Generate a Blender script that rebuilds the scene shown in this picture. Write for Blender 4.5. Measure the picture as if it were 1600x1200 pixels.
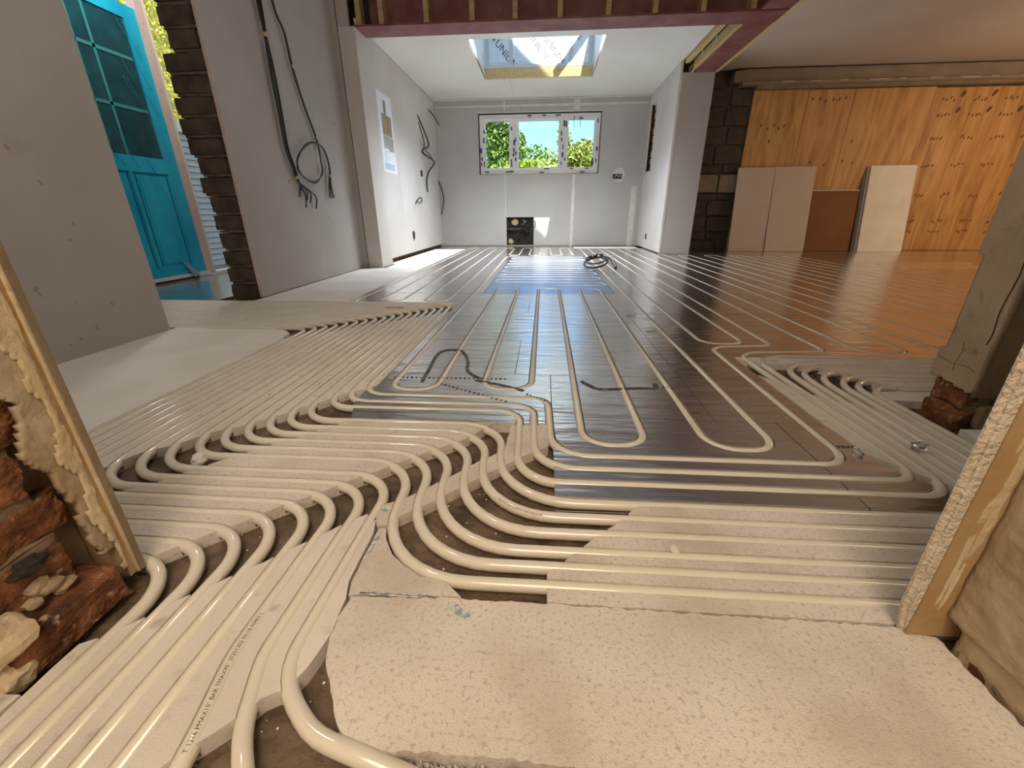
import bpy, bmesh, math, random
from mathutils import Vector, Matrix, noise
PI = math.pi
random.seed(7)
for o in list(bpy.data.objects): bpy.data.objects.remove(o)
sc = bpy.context.scene
COL = sc.collection

# ------------------------------------------------------------------ camera, sky, sun, exposure
CAM_H = 0.56
cd = bpy.data.cameras.new('camera'); cam = bpy.data.objects.new('camera', cd); COL.objects.link(cam)
cd.sensor_fit = 'HORIZONTAL'; cd.sensor_width = 36.0; cd.lens = 36.0*646.0/1600.0
cd.clip_start = 0.01; cd.clip_end = 200
p_, y_, r_ = [math.radians(v) for v in (22.3534, 4.35827, -0.36237)]
F = Vector((-math.sin(y_)*math.cos(p_), math.cos(y_)*math.cos(p_), -math.sin(p_)))
RT = Vector((math.cos(y_), math.sin(y_), 0)); UP = RT.cross(F)
R2 = math.cos(r_)*RT + math.sin(r_)*UP; U2 = -math.sin(r_)*RT + math.cos(r_)*UP
M = Matrix((R2, U2, -F)).transposed().to_4x4(); M.translation = (0, 0, CAM_H)
cam.matrix_world = M
sc.camera = cam

SUN_DIR = Vector((-.36, 1.05, -1.835)).normalized()
w = bpy.data.worlds.new('sky'); sc.world = w; w.use_nodes = True
nt = w.node_tree; nt.nodes.clear()
sky = nt.nodes.new('ShaderNodeTexSky'); sky.sky_type = 'NISHITA'; sky.sun_disc = False
sky.sun_elevation = math.radians(58); sky.sun_rotation = math.radians(161); sky.air_density = 1.2; sky.dust_density = .3; sky.ozone_density = 2.0
bg = nt.nodes.new('ShaderNodeBackground'); bg.inputs[1].default_value = 0.21
wo = nt.nodes.new('ShaderNodeOutputWorld')
nt.links.new(sky.outputs[0], bg.inputs[0]); nt.links.new(bg.outputs[0], wo.inputs[0])
sl = bpy.data.lights.new('sun', 'SUN'); sl.energy = 9.5; sl.angle = .0092; sl.color = (1, .93, .80)
so = bpy.data.objects.new('sun', sl); COL.objects.link(so); so.rotation_euler = SUN_DIR.to_track_quat('-Z', 'Y').to_euler()
vs = sc.view_settings
vs.view_transform = 'Standard'; vs.look = 'None'; vs.gamma = 1; vs.use_curve_mapping = False; vs.exposure = 0.98

def fill_light(name, loc, power, col, rad=.05):  # point light without a fitting, added out of view to brighten a room
    l = bpy.data.lights.new(name, 'POINT'); l.energy = power; l.color = col; l.shadow_soft_size = rad
    o = bpy.data.objects.new(name, l); COL.objects.link(o); o.location = loc
    return o
fill_light('hall_fill', (-.05, -.75, 1.8), 42, (1, .83, .63), .5)  # added warm fill from behind the camera for the foreground
fill_light('alcove_fill', (1.75, .72, 1.6), 3, (1, .85, .66), .15)  # added fill hidden behind the right jamb, lifts the grooved foam
fill_light('room_fill', (-1.0, .95, 1.75), 8, (1, .90, .78), .12)  # added fill out of view, lifts the foam on the left
fill_light('utility_fill', (-2.65, 3.5, 2.4), 20, (1, .93, .85), .12)  # added fill that brightens the film-covered door
fill_light('side_room_fill', (6.3, 4.9, 1.5), 36, (1, .70, .42), .10)  # added warm fill beyond the frame for plywood and brown ceiling
al = bpy.data.lights.new('shaft_fill', 'AREA'); al.shape = 'RECTANGLE'; al.size = 1.40; al.size_y = .50; al.energy = 52; al.spread = math.radians(120); al.color = (.90, .95, 1)  # added area fill hidden inside the shaft, brightens the extension
ao = bpy.data.objects.new('shaft_fill', al); COL.objects.link(ao); ao.location = (-.137, 5.92, 2.56)

# ------------------------------------------------------------------ materials
MATS = {}
def mat(name, base, rough=.8, metal=0, var=None, vscale=8, vdet=6, bump=0, bscale=60, spec=None, stretch=None, spots=None, trans=0, coords='Object', ramp=(.35, .65), sheen=None):
    """procedural principled: base colour varied towards `var` by noise, fine bump, optional dirt spots (colour, scale, lo, hi)"""
    if name in MATS: return MATS[name]
    m = bpy.data.materials.new(name); m.use_nodes = True; t = m.node_tree; n = t.nodes; L = t.links
    b = n['Principled BSDF']; b.inputs['Base Color'].default_value = (*base, 1); b.inputs['Roughness'].default_value = rough; b.inputs['Metallic'].default_value = metal
    if spec is not None: b.inputs['Specular IOR Level'].default_value = spec
    if trans: b.inputs['Transmission Weight'].default_value = trans
    tc = n.new('ShaderNodeTexCoord'); mp = n.new('ShaderNodeMapping'); L.new(tc.outputs[coords], mp.inputs[0])
    if stretch: mp.inputs['Scale'].default_value = stretch
    colout = None
    if var:
        t1 = n.new('ShaderNodeTexNoise'); t1.inputs['Scale'].default_value = vscale; t1.inputs['Detail'].default_value = vdet; L.new(mp.outputs[0], t1.inputs[0])
        cr = n.new('ShaderNodeValToRGB'); cr.color_ramp.elements[0].position = ramp[0]; cr.color_ramp.elements[1].position = ramp[1]
        cr.color_ramp.elements[0].color = (*base, 1); cr.color_ramp.elements[1].color = (*var, 1)
        L.new(t1.outputs[0], cr.inputs[0]); colout = cr.outputs[0]
    for sp in (spots or []):
        t2 = n.new('ShaderNodeTexNoise'); t2.inputs['Scale'].default_value = sp[1]; t2.inputs['Detail'].default_value = 5; L.new(mp.outputs[0], t2.inputs[0])
        r2 = n.new('ShaderNodeValToRGB'); r2.color_ramp.elements[0].position = sp[2]; r2.color_ramp.elements[1].position = sp[3]; L.new(t2.outputs[0], r2.inputs[0])
        mx = n.new('ShaderNodeMix'); mx.data_type = 'RGBA'; L.new(r2.outputs[0], mx.inputs[0])
        if colout: L.new(colout, mx.inputs[6])
        else: mx.inputs[6].default_value = (*base, 1)
        mx.inputs[7].default_value = (*sp[0], 1); colout = mx.outputs[2]
    if colout: L.new(colout, b.inputs['Base Color'])
    if bump:
        t3 = n.new('ShaderNodeTexNoise'); t3.inputs['Scale'].default_value = bscale; t3.inputs['Detail'].default_value = 4; L.new(mp.outputs[0], t3.inputs[0])
        bp = n.new('ShaderNodeBump'); bp.inputs['Strength'].default_value = bump; bp.inputs['Distance'].default_value = .01; L.new(t3.outputs[0], bp.inputs['Height']); L.new(bp.outputs[0], b.inputs['Normal'])
    MATS[name] = m; return m

m_foam = mat('white_foam', (.80, .75, .67), .85, var=(.70, .64, .56), vscale=6, bump=.3, bscale=380, spots=[((.42, .36, .30), 26, .60, .78)])
m_foam_clean = mat('clean_foam', (.88, .86, .82), .85, bump=.3, bscale=220, var=(.80, .77, .72), vscale=4)
m_foam_dirty = mat('speckled_foam', (.80, .74, .66), .85, var=(.66, .59, .50), vscale=5, bump=.35, bscale=420, spots=[((.54, .46, .38), 280, .58, .72), ((.56, .48, .40), 5, .50, .80), ((.52, .44, .36), 150, .54, .72)])
m_foil = mat('foil', (.86, .85, .84), .22, 1, var=(.76, .75, .74), vscale=3, bump=.5, bscale=8, stretch=(.5, 2.6, 1))
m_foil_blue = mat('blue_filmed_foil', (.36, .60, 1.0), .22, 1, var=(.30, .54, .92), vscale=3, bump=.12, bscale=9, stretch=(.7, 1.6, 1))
m_pipe = mat('pipe_plastic', (.80, .745, .625), .10, spec=.8, var=(.78, .72, .60), vscale=10)
m_screed = mat('dirty_screed', (.085, .055, .032), .7, var=(.22, .15, .095), vscale=18, bump=1.0, bscale=60, spots=[((.55, .50, .45), 160, .72, .76), ((.06, .04, .03), 9, .55, .75)])
m_board = mat('plasterboard', (.45, .425, .40), .9, var=(.40, .375, .35), vscale=1.5, bump=.08, bscale=90, spots=[((.36, .31, .27), 3.2, .68, .9)])
m_boardw = mat('plasterboard_pale', (.60, .57, .54), .9, var=(.54, .50, .46), vscale=1.2, bump=.08, bscale=90)
m_seam = mat('joint_filler', (.66, .62, .56), .9, var=(.56, .52, .46), vscale=7)
m_ceil = mat('ceiling_board', (.72, .68, .61), .9, var=(.66, .61, .53), vscale=1.0)
m_ceil_r = mat('old_ceiling', (.52, .44, .37), .9, var=(.46, .38, .31), vscale=.8)
m_core = mat('gypsum_core', (.62, .53, .40), .95, var=(.72, .63, .50), vscale=40, bump=.8, bscale=160)
m_paper = mat('brown_board_paper', (.40, .25, .11), .85, var=(.46, .31, .16), vscale=9, bump=.15, bscale=80)
m_plaster = mat('old_plaster', (.47, .37, .25), .95, var=(.36, .27, .17), vscale=8, bump=.6, bscale=40, spots=[((.28, .19, .11), 14, .60, .8)])
m_plaster_light = mat('light_plaster', (.66, .54, .37), .95, var=(.58, .45, .28), vscale=12, bump=.5, bscale=60)
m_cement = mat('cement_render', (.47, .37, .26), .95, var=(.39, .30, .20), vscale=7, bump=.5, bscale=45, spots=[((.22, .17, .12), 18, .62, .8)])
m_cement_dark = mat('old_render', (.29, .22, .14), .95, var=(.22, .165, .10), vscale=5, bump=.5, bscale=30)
m_brick = mat('red_brick', (.11, .036, .015), .95, var=(.30, .12, .048), vscale=30, bump=1.0, bscale=90, spots=[((.045, .018, .010), 16, .50, .68), ((.50, .36, .22), 60, .62, .72)])
m_mortar = mat('mortar', (.30, .22, .14), .95, var=(.17, .10, .06), vscale=14, bump=.9, bscale=40)
m_dark_brick = mat('dark_brick', (.055, .042, .031), .95, var=(.11, .082, .058), vscale=10, bump=.7, bscale=50)
m_dark_mortar = mat('tan_mortar', (.17, .125, .08), .95, var=(.10, .075, .05), vscale=12, bump=.7, bscale=60)
m_block = mat('breeze_block', (.055, .045, .035), .95, var=(.085, .07, .055), vscale=9, bump=.6, bscale=70)
m_blockpale = mat('pale_stone', (.26, .20, .15), .95, var=(.20, .15, .11), vscale=9, bump=.6, bscale=70)
m_steel = mat('red_oxide_steel', (.17, .045, .042), .55, var=(.24, .10, .085), vscale=5, bump=.2, bscale=40, spots=[((.50, .40, .33), 12, .70, .8)])
m_timber = mat('sawn_timber', (.52, .37, .20), .8, var=(.40, .27, .13), vscale=4, stretch=(1, 1, 10), bump=.2, bscale=30)
m_timber_pale = mat('pale_timber', (.60, .44, .21), .8, var=(.50, .35, .15), vscale=4, stretch=(10, 1, 10), bump=.2, bscale=30)
m_grey_steel = mat('grey_painted_steel', (.30, .25, .19), .7, var=(.24, .195, .15), vscale=4, bump=.1, bscale=30)
m_upvc = mat('white_upvc', (.70, .68, .66), .35)
m_upvc_pink = mat('door_frame_upvc', (.60, .50, .46), .45, var=(.54, .44, .40), vscale=6)
m_film = mat('blue_film', (.008, .36, .60), .22, spec=.7, var=(.02, .46, .68), vscale=4, bump=.45, bscale=9, stretch=(1, 1, .5))
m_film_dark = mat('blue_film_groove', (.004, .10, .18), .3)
m_film_glass = mat('film_over_glass', (.008, .05, .07), .10, spec=.8, var=(.014, .085, .11), vscale=5, bump=.15, bscale=7)
m_film_bar = mat('film_over_bar', (.05, .25, .27), .3)
m_torn = mat('torn_film', (.20, .30, .36), .2, spec=.7)
m_black = mat('black_cable', (.012, .011, .010), .45)
m_tape = mat('cable_tape', (.50, .42, .22), .5)
m_blue_tape = mat('dark_blue_tape', (.02, .03, .10), .4)
m_marker = mat('black_marker', (.05, .05, .052), .6, var=(.22, .21, .21), vscale=60, ramp=(.45, .65))
m_print = mat('pipe_print', (.04, .04, .045), .6)
m_blue_paint = mat('blue_chalk', (.25, .36, .42), .9, var=(.72, .67, .60), vscale=90, ramp=(.42, .55))
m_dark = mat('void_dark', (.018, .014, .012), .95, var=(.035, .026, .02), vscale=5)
m_hardboard = mat('brown_hardboard', (.23, .095, .032), .75, var=(.20, .08, .026), vscale=3)
m_whiteboard = mat('white_faced_board', (.60, .52, .44), .7, var=(.57, .49, .41), vscale=2)
m_paperw = mat('white_paper', (.74, .77, .82), .6)
m_photo1 = mat('print_brown', (.20, .16, .13), .6, var=(.35, .28, .18), vscale=9)
m_photo2 = mat('print_gold', (.42, .30, .12), .6, var=(.18, .14, .11), vscale=12)
m_photo3 = mat('print_grey', (.25, .23, .23), .6, var=(.42, .40, .40), vscale=10)
m_line = mat('print_pale_blue', (.45, .52, .66), .6)
m_insul = mat('foil_faced_insulation', (.70, .78, .84), .45, var=(.62, .72, .80), vscale=3)
m_insul_tape = mat('aluminium_tape', (.52, .56, .58), .35, .35, bump=.3, bscale=30)
m_insul_grid = mat('insulation_grid', (.52, .62, .68), .5)
m_letters = mat('insulation_lettering', (.02, .035, .05), .6)
m_letters_grey = mat('insulation_lettering_faded', (.16, .18, .19), .6)
m_leaf1 = mat('leaf_yellow_green', (.60, .52, .05), .6, var=(.40, .36, .035), vscale=3)
m_leaf2 = mat('leaf_green', (.46, .42, .08), .6, var=(.24, .26, .035), vscale=3)
m_leaf3 = mat('leaf_gold', (.62, .47, .09), .6, var=(.40, .31, .05), vscale=3)
m_bark = mat('bark', (.12, .08, .05), .9)
m_slat = mat('grey_slat', (.36, .34, .30), .8, var=(.42, .39, .35), vscale=5)
m_cap = mat('cream_fence_cap', (.66, .62, .50), .8)
m_grass = mat('grass', (.10, .16, .03), .9, var=(.16, .20, .05), vscale=3)
m_paving = mat('paving', (.38, .36, .34), .9, var=(.30, .28, .26), vscale=4)
m_roof = mat('roof_tile', (.20, .11, .08), .9, var=(.16, .08, .06), vscale=4)
m_render = mat('house_render', (.55, .50, .44), .9)
m_clear = mat('clear_plastic', (.9, .93, .95), .05, trans=.95)
m_glass = bpy.data.materials.new('window_glass'); m_glass.use_nodes = True
_t = m_glass.node_tree; _t.nodes.clear()
_o = _t.nodes.new('ShaderNodeOutputMaterial'); _a = _t.nodes.new('ShaderNodeBsdfTransparent'); _g = _t.nodes.new('ShaderNodeBsdfGlossy'); _g.inputs['Roughness'].default_value = .02
_mx = _t.nodes.new('ShaderNodeMixShader'); _f = _t.nodes.new('ShaderNodeFresnel'); _f.inputs[0].default_value = 1.35; _a.inputs[0].default_value = (.62, .84, .95, 1)
_t.links.new(_f.outputs[0], _mx.inputs[0]); _t.links.new(_a.outputs[0], _mx.inputs[1]); _t.links.new(_g.outputs[0], _mx.inputs[2]); _t.links.new(_mx.outputs[0], _o.inputs[0])

m_glass_clear = m_glass.copy(); m_glass_clear.name = 'clear_roof_glass'
for n_ in m_glass_clear.node_tree.nodes:
    if n_.type == 'BSDF_TRANSPARENT': n_.inputs[0].default_value = (.95, .97, .97, 1)
def ply_material():
    m = bpy.data.materials.new('plywood'); m.use_nodes = True; t = m.node_tree; n = t.nodes; L = t.links; b = n['Principled BSDF']; b.inputs['Roughness'].default_value = .55
    tc = n.new('ShaderNodeTexCoord'); oi = n.new('ShaderNodeObjectInfo'); ad = n.new('ShaderNodeVectorMath'); ad.operation = 'ADD'
    L.new(tc.outputs['Object'], ad.inputs[0]); L.new(oi.outputs['Location'], ad.inputs[1])
    mp = n.new('ShaderNodeMapping'); mp.inputs['Scale'].default_value = (3.5, 1, .45); L.new(ad.outputs[0], mp.inputs[0])
    t1 = n.new('ShaderNodeTexNoise'); t1.inputs['Scale'].default_value = 2.2; t1.inputs['Detail'].default_value = 8; t1.inputs['Distortion'].default_value = 1.4; L.new(mp.outputs[0], t1.inputs[0])
    cr = n.new('ShaderNodeValToRGB'); e = cr.color_ramp.elements; e[0].position = .30; e[0].color = (.36, .17, .055, 1); e[1].position = .68; e[1].color = (.62, .36, .15, 1)
    e2 = e.new(.5); e2.color = (.53, .285, .10, 1); L.new(t1.outputs[0], cr.inputs[0]); L.new(cr.outputs[0], b.inputs['Base Color'])
    return m
m_ply = ply_material()
m_knot = mat('wood_knot', (.10, .035, .012), .6, var=(.16, .06, .02), vscale=30)

# ------------------------------------------------------------------ helpers
def link(o, parent=None):
    COL.objects.link(o)
    if parent is not None: o.parent = parent
    return o
def tag(o, label=None, cat=None, group=None, kind=None):
    if label: o['label'] = label
    if cat: o['category'] = cat
    if group: o['group'] = group
    if kind: o['kind'] = kind
    return o
def obj(name, bm, m=None, parent=None, smooth=False):
    me = bpy.data.meshes.new(name); bm.normal_update(); bm.to_mesh(me); bm.free()
    for mm in (m if isinstance(m, (list, tuple)) else [m]):
        if mm: me.materials.append(mm)
    if smooth:
        for p in me.polygons: p.use_smooth = True
    return link(bpy.data.objects.new(name, me), parent)
def raw(name, verts, faces, m=None, parent=None, smooth=False):
    me = bpy.data.meshes.new(name); me.from_pydata(verts, [], faces); me.update()
    if m: me.materials.append(m)
    if smooth:
        for p in me.polygons: p.use_smooth = True
    return link(bpy.data.objects.new(name, me), parent)
def empty(name, loc, parent=None):
    o = bpy.data.objects.new(name, None); o.location = loc; o.empty_display_size = .05; return link(o, parent)
def addbox(bm, a, b, rough=0, rng=None):
    x0, y0, z0 = a; x1, y1, z1 = b
    vs_ = [bm.verts.new(c) for c in ((x0, y0, z0), (x1, y0, z0), (x1, y1, z0), (x0, y1, z0), (x0, y0, z1), (x1, y0, z1), (x1, y1, z1), (x0, y1, z1))]
    for f in ((3, 2, 1, 0), (4, 5, 6, 7), (0, 1, 5, 4), (1, 2, 6, 5), (2, 3, 7, 6), (3, 0, 4, 7)): bm.faces.new([vs_[i] for i in f])
    return vs_
def box(name, a, b, m, parent=None, bevel=0):
    bm = bmesh.new(); addbox(bm, a, b)
    if bevel: bmesh.ops.bevel(bm, geom=list(bm.edges), offset=bevel, segments=1, affect='EDGES')
    return obj(name, bm, m, parent)
def struct(o): o['kind'] = 'structure'; return o
def slab(bm, poly, z0, z1, mi_side=0):
    """closed prism over a polygon (counter-clockwise)"""
    if sum(poly[i][0]*poly[(i+1) % len(poly)][1]-poly[(i+1) % len(poly)][0]*poly[i][1] for i in range(len(poly))) < 0: poly = poly[::-1]
    lo = [bm.verts.new((x, y, z0)) for x, y in poly]; hi = [bm.verts.new((x, y, z1)) for x, y in poly]
    bm.faces.new(hi); bm.faces.new(lo[::-1]); n = len(poly)
    for i in range(n):
        f = bm.faces.new([lo[i], lo[(i+1) % n], hi[(i+1) % n], hi[i]]); f.material_index = mi_side
def ragged(poly, step=.02, amp=.0016, seed=0):
    rg = random.Random(seed); out = []
    for i, (x0, y0) in enumerate(poly):
        x1, y1 = poly[(i+1) % len(poly)]; d = math.hypot(x1-x0, y1-y0); k = max(1, int(d/step)); out.append((x0, y0))
        if d < 1.2:
            for j in range(1, k):
                t = j/k; a = rg.uniform(-amp, amp); out.append((x0+(x1-x0)*t-(y1-y0)/d*a, y0+(y1-y0)*t+(x1-x0)/d*a))
    return out
def fillet(pts, r):
    """polyline with rounded corners; r a number or a list per corner"""
    out = [Vector((*pts[0], 0))[:2]]; n = len(pts)
    for i in range(1, n-1):
        p = Vector(pts[i]); a = Vector(pts[i-1])-p; b = Vector(pts[i+1])-p
        rr = r[i-1] if isinstance(r, (list, tuple)) else r
        la, lb = a.length, b.length
        if la < 1e-6 or lb < 1e-6: continue
        a /= la; b /= lb; ang = a.angle(b)
        if ang > PI-.02 or rr <= 0: out.append(tuple(p)); continue
        t = rr/math.tan(ang/2); t = min(t, la*.499 if i > 1 else la*.98, lb*.499 if i < n-2 else lb*.98); rr = t*math.tan(ang/2)
        c = p+(a+b).normalized()*(rr/math.sin(ang/2)); s = p+a*t-c; e = p+b*t-c
        sweep = s.angle_signed(e); k = max(3, int(abs(sweep)/math.radians(9)))
        for j in range(k+1):
            th = -sweep*j/k; out.append((c.x+s.x*math.cos(th)-s.y*math.sin(th), c.y+s.x*math.sin(th)+s.y*math.cos(th)))
    out.append(tuple(pts[-1])); return out
def tube(bm, pts, r, sides=10, cap=True):
    """swept tube through 3-D points"""
    pts = [Vector(p) for p in pts]; rings = []; n = len(pts); up = Vector((0, 0, 1))
    prev = None
    for i, p in enumerate(pts):
        d = (pts[min(i+1, n-1)]-pts[max(i-1, 0)]).normalized()
        if prev is None: s = d.cross(up) if abs(d.z) < .95 else d.cross(Vector((1, 0, 0)))
        else: s = prev-d*prev.dot(d)
        s.normalize(); prev = s; u = s.cross(d); rr = r[i] if isinstance(r, (list, tuple)) else r
        rings.append([bm.verts.new(p+s*(math.cos(2*PI*k/sides)*rr)+u*(math.sin(2*PI*k/sides)*rr)) for k in range(sides)])
    for a, b in zip(rings, rings[1:]):
        for k in range(sides):
            f = bm.faces.new([a[k], b[k], b[(k+1) % sides], a[(k+1) % sides]]); f.smooth = True
    if cap: bm.faces.new(rings[0]); bm.faces.new(rings[-1][::-1])
def spline(pts, k=6):
    P = [Vector(p) for p in pts]; out = []
    for i in range(len(P)-1):
        a = P[max(i-1, 0)]; b = P[i]; c = P[i+1]; d = P[min(i+2, len(P)-1)]
        for j in range(k):
            t = j/k; out.append(.5*((2*b)+(c-a)*t+(2*a-5*b+4*c-d)*t*t+(3*b-a-3*c+d)*t**3))
    out.append(P[-1]); return out
def wire(name, pts, r, m, parent=None, k=6, sides=6):
    bm = bmesh.new(); tube(bm, spline(pts, k), r, sides); return obj(name, bm, m, parent, True)
def lump(bm, c, s, amp=.25, seed=0, sub=2, freq=2.0, flat=None):
    """irregular stone: noisy icosphere scaled to half sizes s"""
    r = bmesh.ops.create_icosphere(bm, subdivisions=sub, radius=1); off = Vector((seed*3.7, seed*1.3, seed*.7))
    for v in r['verts']:
        k = 1+amp*noise.noise(v.co*freq+off); q = v.co*k
        v.co = Vector((c[0]+q.x*s[0], c[1]+q.y*s[1], c[2]+q.z*s[2]))
    return r['verts']
def roughbox(bm, a, b, amp, seed=0, cuts=3, freq=14):
    """broken brick: subdivided box pushed about by noise"""
    t = bmesh.new(); addbox(t, a, b); bmesh.ops.subdivide_edges(t, edges=list(t.edges), cuts=cuts, use_grid_fill=True)
    c = (Vector(a)+Vector(b))/2; off = Vector((seed*5.1, seed*2.3, seed))
    me = bpy.data.meshes.new('tmp')
    for v in t.verts:
        q = v.co*freq+off; q2 = q*3.3; v.co += Vector((noise.noise(q)+.4*noise.noise(q2), noise.noise(q+Vector((9, 0, 0)))+.4*noise.noise(q2+Vector((4, 0, 0))), noise.noise(q+Vector((0, 9, 0)))))*amp
        e = [abs((v.co[i]-c[i])/max(1e-6, (b[i]-a[i])/2)) for i in range(3)]
        if sum(k > .85 for k in e) >= 2: v.co = c+(v.co-c)*.94
    t.to_mesh(me); t.free(); bm.from_mesh(me); bpy.data.meshes.remove(me)

# ------------------------------------------------------------------ pipe layout (metres; the camera stands above the origin)
R = .0112; ZC = -.0096
row_m = [.515, .555, .598, .640, .680, .715, .752, .790, .850, .890, .930, .970, 1.010, 1.055, 1.145, 1.190, 1.245]
col_e = [-1.25+.04*k for k in range(17)]; row_f = [2.10+.0406*k for k in range(17)]
col_b = [-.618, -.580, -.543, -.502, -.457, -.417, -.372, -.332]
col_c = [-.300, -.262, -.222, -.180, -.142, -.104]; row_r = [.505, .545, .582, .630, .676, .722]
col_g = [1.118, 1.087, 1.049, 1.006, .966, .934]; row_g = [1.410, 1.465, 1.500, 1.555, 1.620, 1.672]
PIPES = []                                   # (path, label)
ORD = ['first', 'second', 'third', 'fourth', 'fifth', 'sixth', 'seventh', 'eighth']
for k in range(8):
    tail = [(col_b[k], -.05)]; rt = []
    if k == 5: tail = [(-.419, .36), (-.398, .27), (-.37, .12)]; rt = [.2, .2]
    if k == 6: tail = [(-.376, .36), (-.345, .27), (-.25, .15)]; rt = [.12, .15]
    if k == 7: tail = [(-.336, .335), (-.26, .275), (-.05, .225)]; rt = [.10, .12]
    pts = [(-3.2, row_f[k]), (col_e[k], row_f[k]), (col_e[k], row_m[k]), (col_b[k], row_m[k])]+tail
    lab = ['white pipe curving out right beside the broken brick jamb', 'white pipe curving towards the camera, second from the broken brick jamb', 'white pipe curving towards the camera, third from the broken brick jamb',
           'white pipe curving towards the camera, fourth from the broken brick jamb', 'white pipe curving towards the camera, fifth from the broken brick jamb', 'white pipe printed with black numbers, ending at the bottom edge',
           'white pipe lying left of the outermost one that bends in the bare foreground trench', 'white pipe bending widest round the rounded foam board in front'][k]
    PIPES.append((fillet(pts, [.10, .115+.002*k, .10]+rt), lab))
for j in range(6):
    k = 8+j
    pts = [(-3.2, row_f[k]), (col_e[k], row_f[k]), (col_e[k], row_m[k]), (col_c[j], row_m[k]), (col_c[j]+.012, row_r[j]), (col_g[j], row_r[j]), (col_g[j], row_g[j]), (2.75, row_g[j])]
    PIPES.append((fillet(pts, [.10, .115, .125, .185, .10, .085+.022*j]), 'white S-bent pipe over the bare trench, %s counted from the front' % ORD[j]))
d_col = [-.062, -.022, .022]; d_row = [.790, .846, .902]
PIPES.append((fillet([(-3.2, row_f[14]), (col_e[14], row_f[14]), (col_e[14], row_m[14]), (d_col[0], row_m[14]), (d_col[0]+.01, d_row[0]), (.903, d_row[0]), (.884, 1.738), (2.75, 1.738)], [.10, .09, .07, .11, .085, .13]), 'white pipe along the front edge of the foil boards, outermost of three'))
PIPES.append((fillet([(-3.2, row_f[15]), (col_e[15], row_f[15]), (col_e[15], row_m[15]), (d_col[1], row_m[15]), (d_col[1]+.01, d_row[1]), (.867, d_row[1]), (.843, 1.778), (1.235, 1.815), (1.235, 7.66), (1.385, 7.66), (1.385, 1.80), (1.58, 1.80), (1.59, 7.60), (1.735, 7.60), (1.735, 1.77), (1.91, 1.77), (1.91, 6.35), (2.07, 6.35), (2.07, 2.02), (2.27, 2.02), (2.27, 6.35), (2.43, 6.35), (2.43, 2.3)],
    [.10, .09, .07, .11, .065, .09, .05]+[.073]*20), 'white pipe along the foil boards, middle of three, looping on to the right'))
hor = []
for i in range(8):
    y0 = 6.12-.34*i; hor += [(.53, y0), (.53, y0-.17), (-.44, y0-.17), (-.44, y0-.34)]
hor = hor[:-1]
PIPES.append((fillet([(-3.2, row_f[16]), (col_e[16], row_f[16]), (col_e[16], row_m[16]), (d_col[2], row_m[16]), (d_col[2]+.01, d_row[2]), (.752, d_row[2]), (.756, 1.852), (1.045, 1.892), (1.045, 7.66), (.93, 7.66), (.935, 1.905), (.745, 1.905), (.755, 7.66), (.61, 7.66), (.612, .955), (.440, .955), (.445, 3.41), (.285, 3.41), (.282, .958), (.115, .958), (.124, 3.41), (-.038, 3.41), (-.034, 1.315), (-.205, 1.315), (-.198, 3.41), (-.366, 3.41), (-.366, 1.292), (-.53, 1.292), (-.53, 6.12)]+hor,
    [.10, .09, .06, .10, .07, .07, .05]+[.055, .055, .08, .08]+[.07]*2+[.075]*60), 'longest white pipe, looping back and forth across the middle of the foil'))
PIPES.append((fillet([(-3.2, 2.783), (-1.315, 2.783), (-1.31, 7.66), (-1.155, 7.66), (-1.155, 2.84), (-.995, 2.84), (-.995, 7.66), (-.835, 7.66), (-.835, 2.84), (-.672, 2.84), (-.672, 7.66), (-.515, 7.66), (-.515, 6.33), (-.37, 6.33), (-.37, 7.66), (-.22, 7.66), (-.22, 6.33), (-.06, 6.33), (-.06, 7.66), (.105, 7.66), (.11, 6.33), (.265, 6.33), (.265, 7.66), (.425, 7.66), (.425, 6.33)],
    [.08]+[.07]*30), 'white pipe looping over the far foil boards in front of the window wall'))
PIPES.append((fillet([(2.75, 1.83), (2.60, 1.83), (2.60, 6.3), (2.76, 6.3), (2.76, 2.6), (2.92, 2.6), (2.92, 6.2), (3.08, 6.2), (3.08, 3.1), (3.24, 3.1), (3.24, 6.2), (3.42, 6.2), (3.42, 3.4), (3.60, 3.4), (3.60, 5.4), (4.9, 5.4), (4.9, 5.24), (3.8, 5.24), (3.8, 5.08), (4.9, 5.08), (4.9, 4.92), (3.8, 4.92), (3.8, 3.9)], .07), 'white pipe looping over the dim foil before the plywood sheets'))

def ribbon(bm, path, hw, z0, z1):
    n = len(path); P = [Vector(p) for p in path]; rows = []
    for i in range(n):
        d = P[min(i+1, n-1)]-P[max(i-1, 0)]; d.normalize(); s = Vector((-d.y, d.x))*hw
        a = P[i]+s; b = P[i]-s
        rows.append([bm.verts.new((a.x, a.y, z0)), bm.verts.new((b.x, b.y, z0)), bm.verts.new((b.x, b.y, z1)), bm.verts.new((a.x, a.y, z1))])
    for a, b in zip(rows, rows[1:]):
        for k in range(4): bm.faces.new([a[k], a[(k+1) % 4], b[(k+1) % 4], b[k]])
    bm.faces.new(rows[0][::-1]); bm.faces.new(rows[-1])
def make_cutter(hw, m):
    cb_ = bmesh.new()
    for path, lab in PIPES: ribbon(cb_, path, hw, -.0245, .02)
    bmesh.ops.recalc_face_normals(cb_, faces=list(cb_.faces))
    return obj('groove_cutter', cb_, m)
cutter = make_cutter(R+.0012, m_foil)

def finish(o, mods):
    for kind, target in mods:
        md = o.modifiers.new('b', 'BOOLEAN'); md.operation = kind; md.object = target; md.solver = 'MANIFOLD'
    dg = bpy.context.evaluated_depsgraph_get(); dg.update()
    me = bpy.data.meshes.new_from_object(o.evaluated_get(dg)); o.modifiers.clear(); old = o.data; o.data = me; me.name = o.name; bpy.data.meshes.remove(old)
    return o

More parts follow.
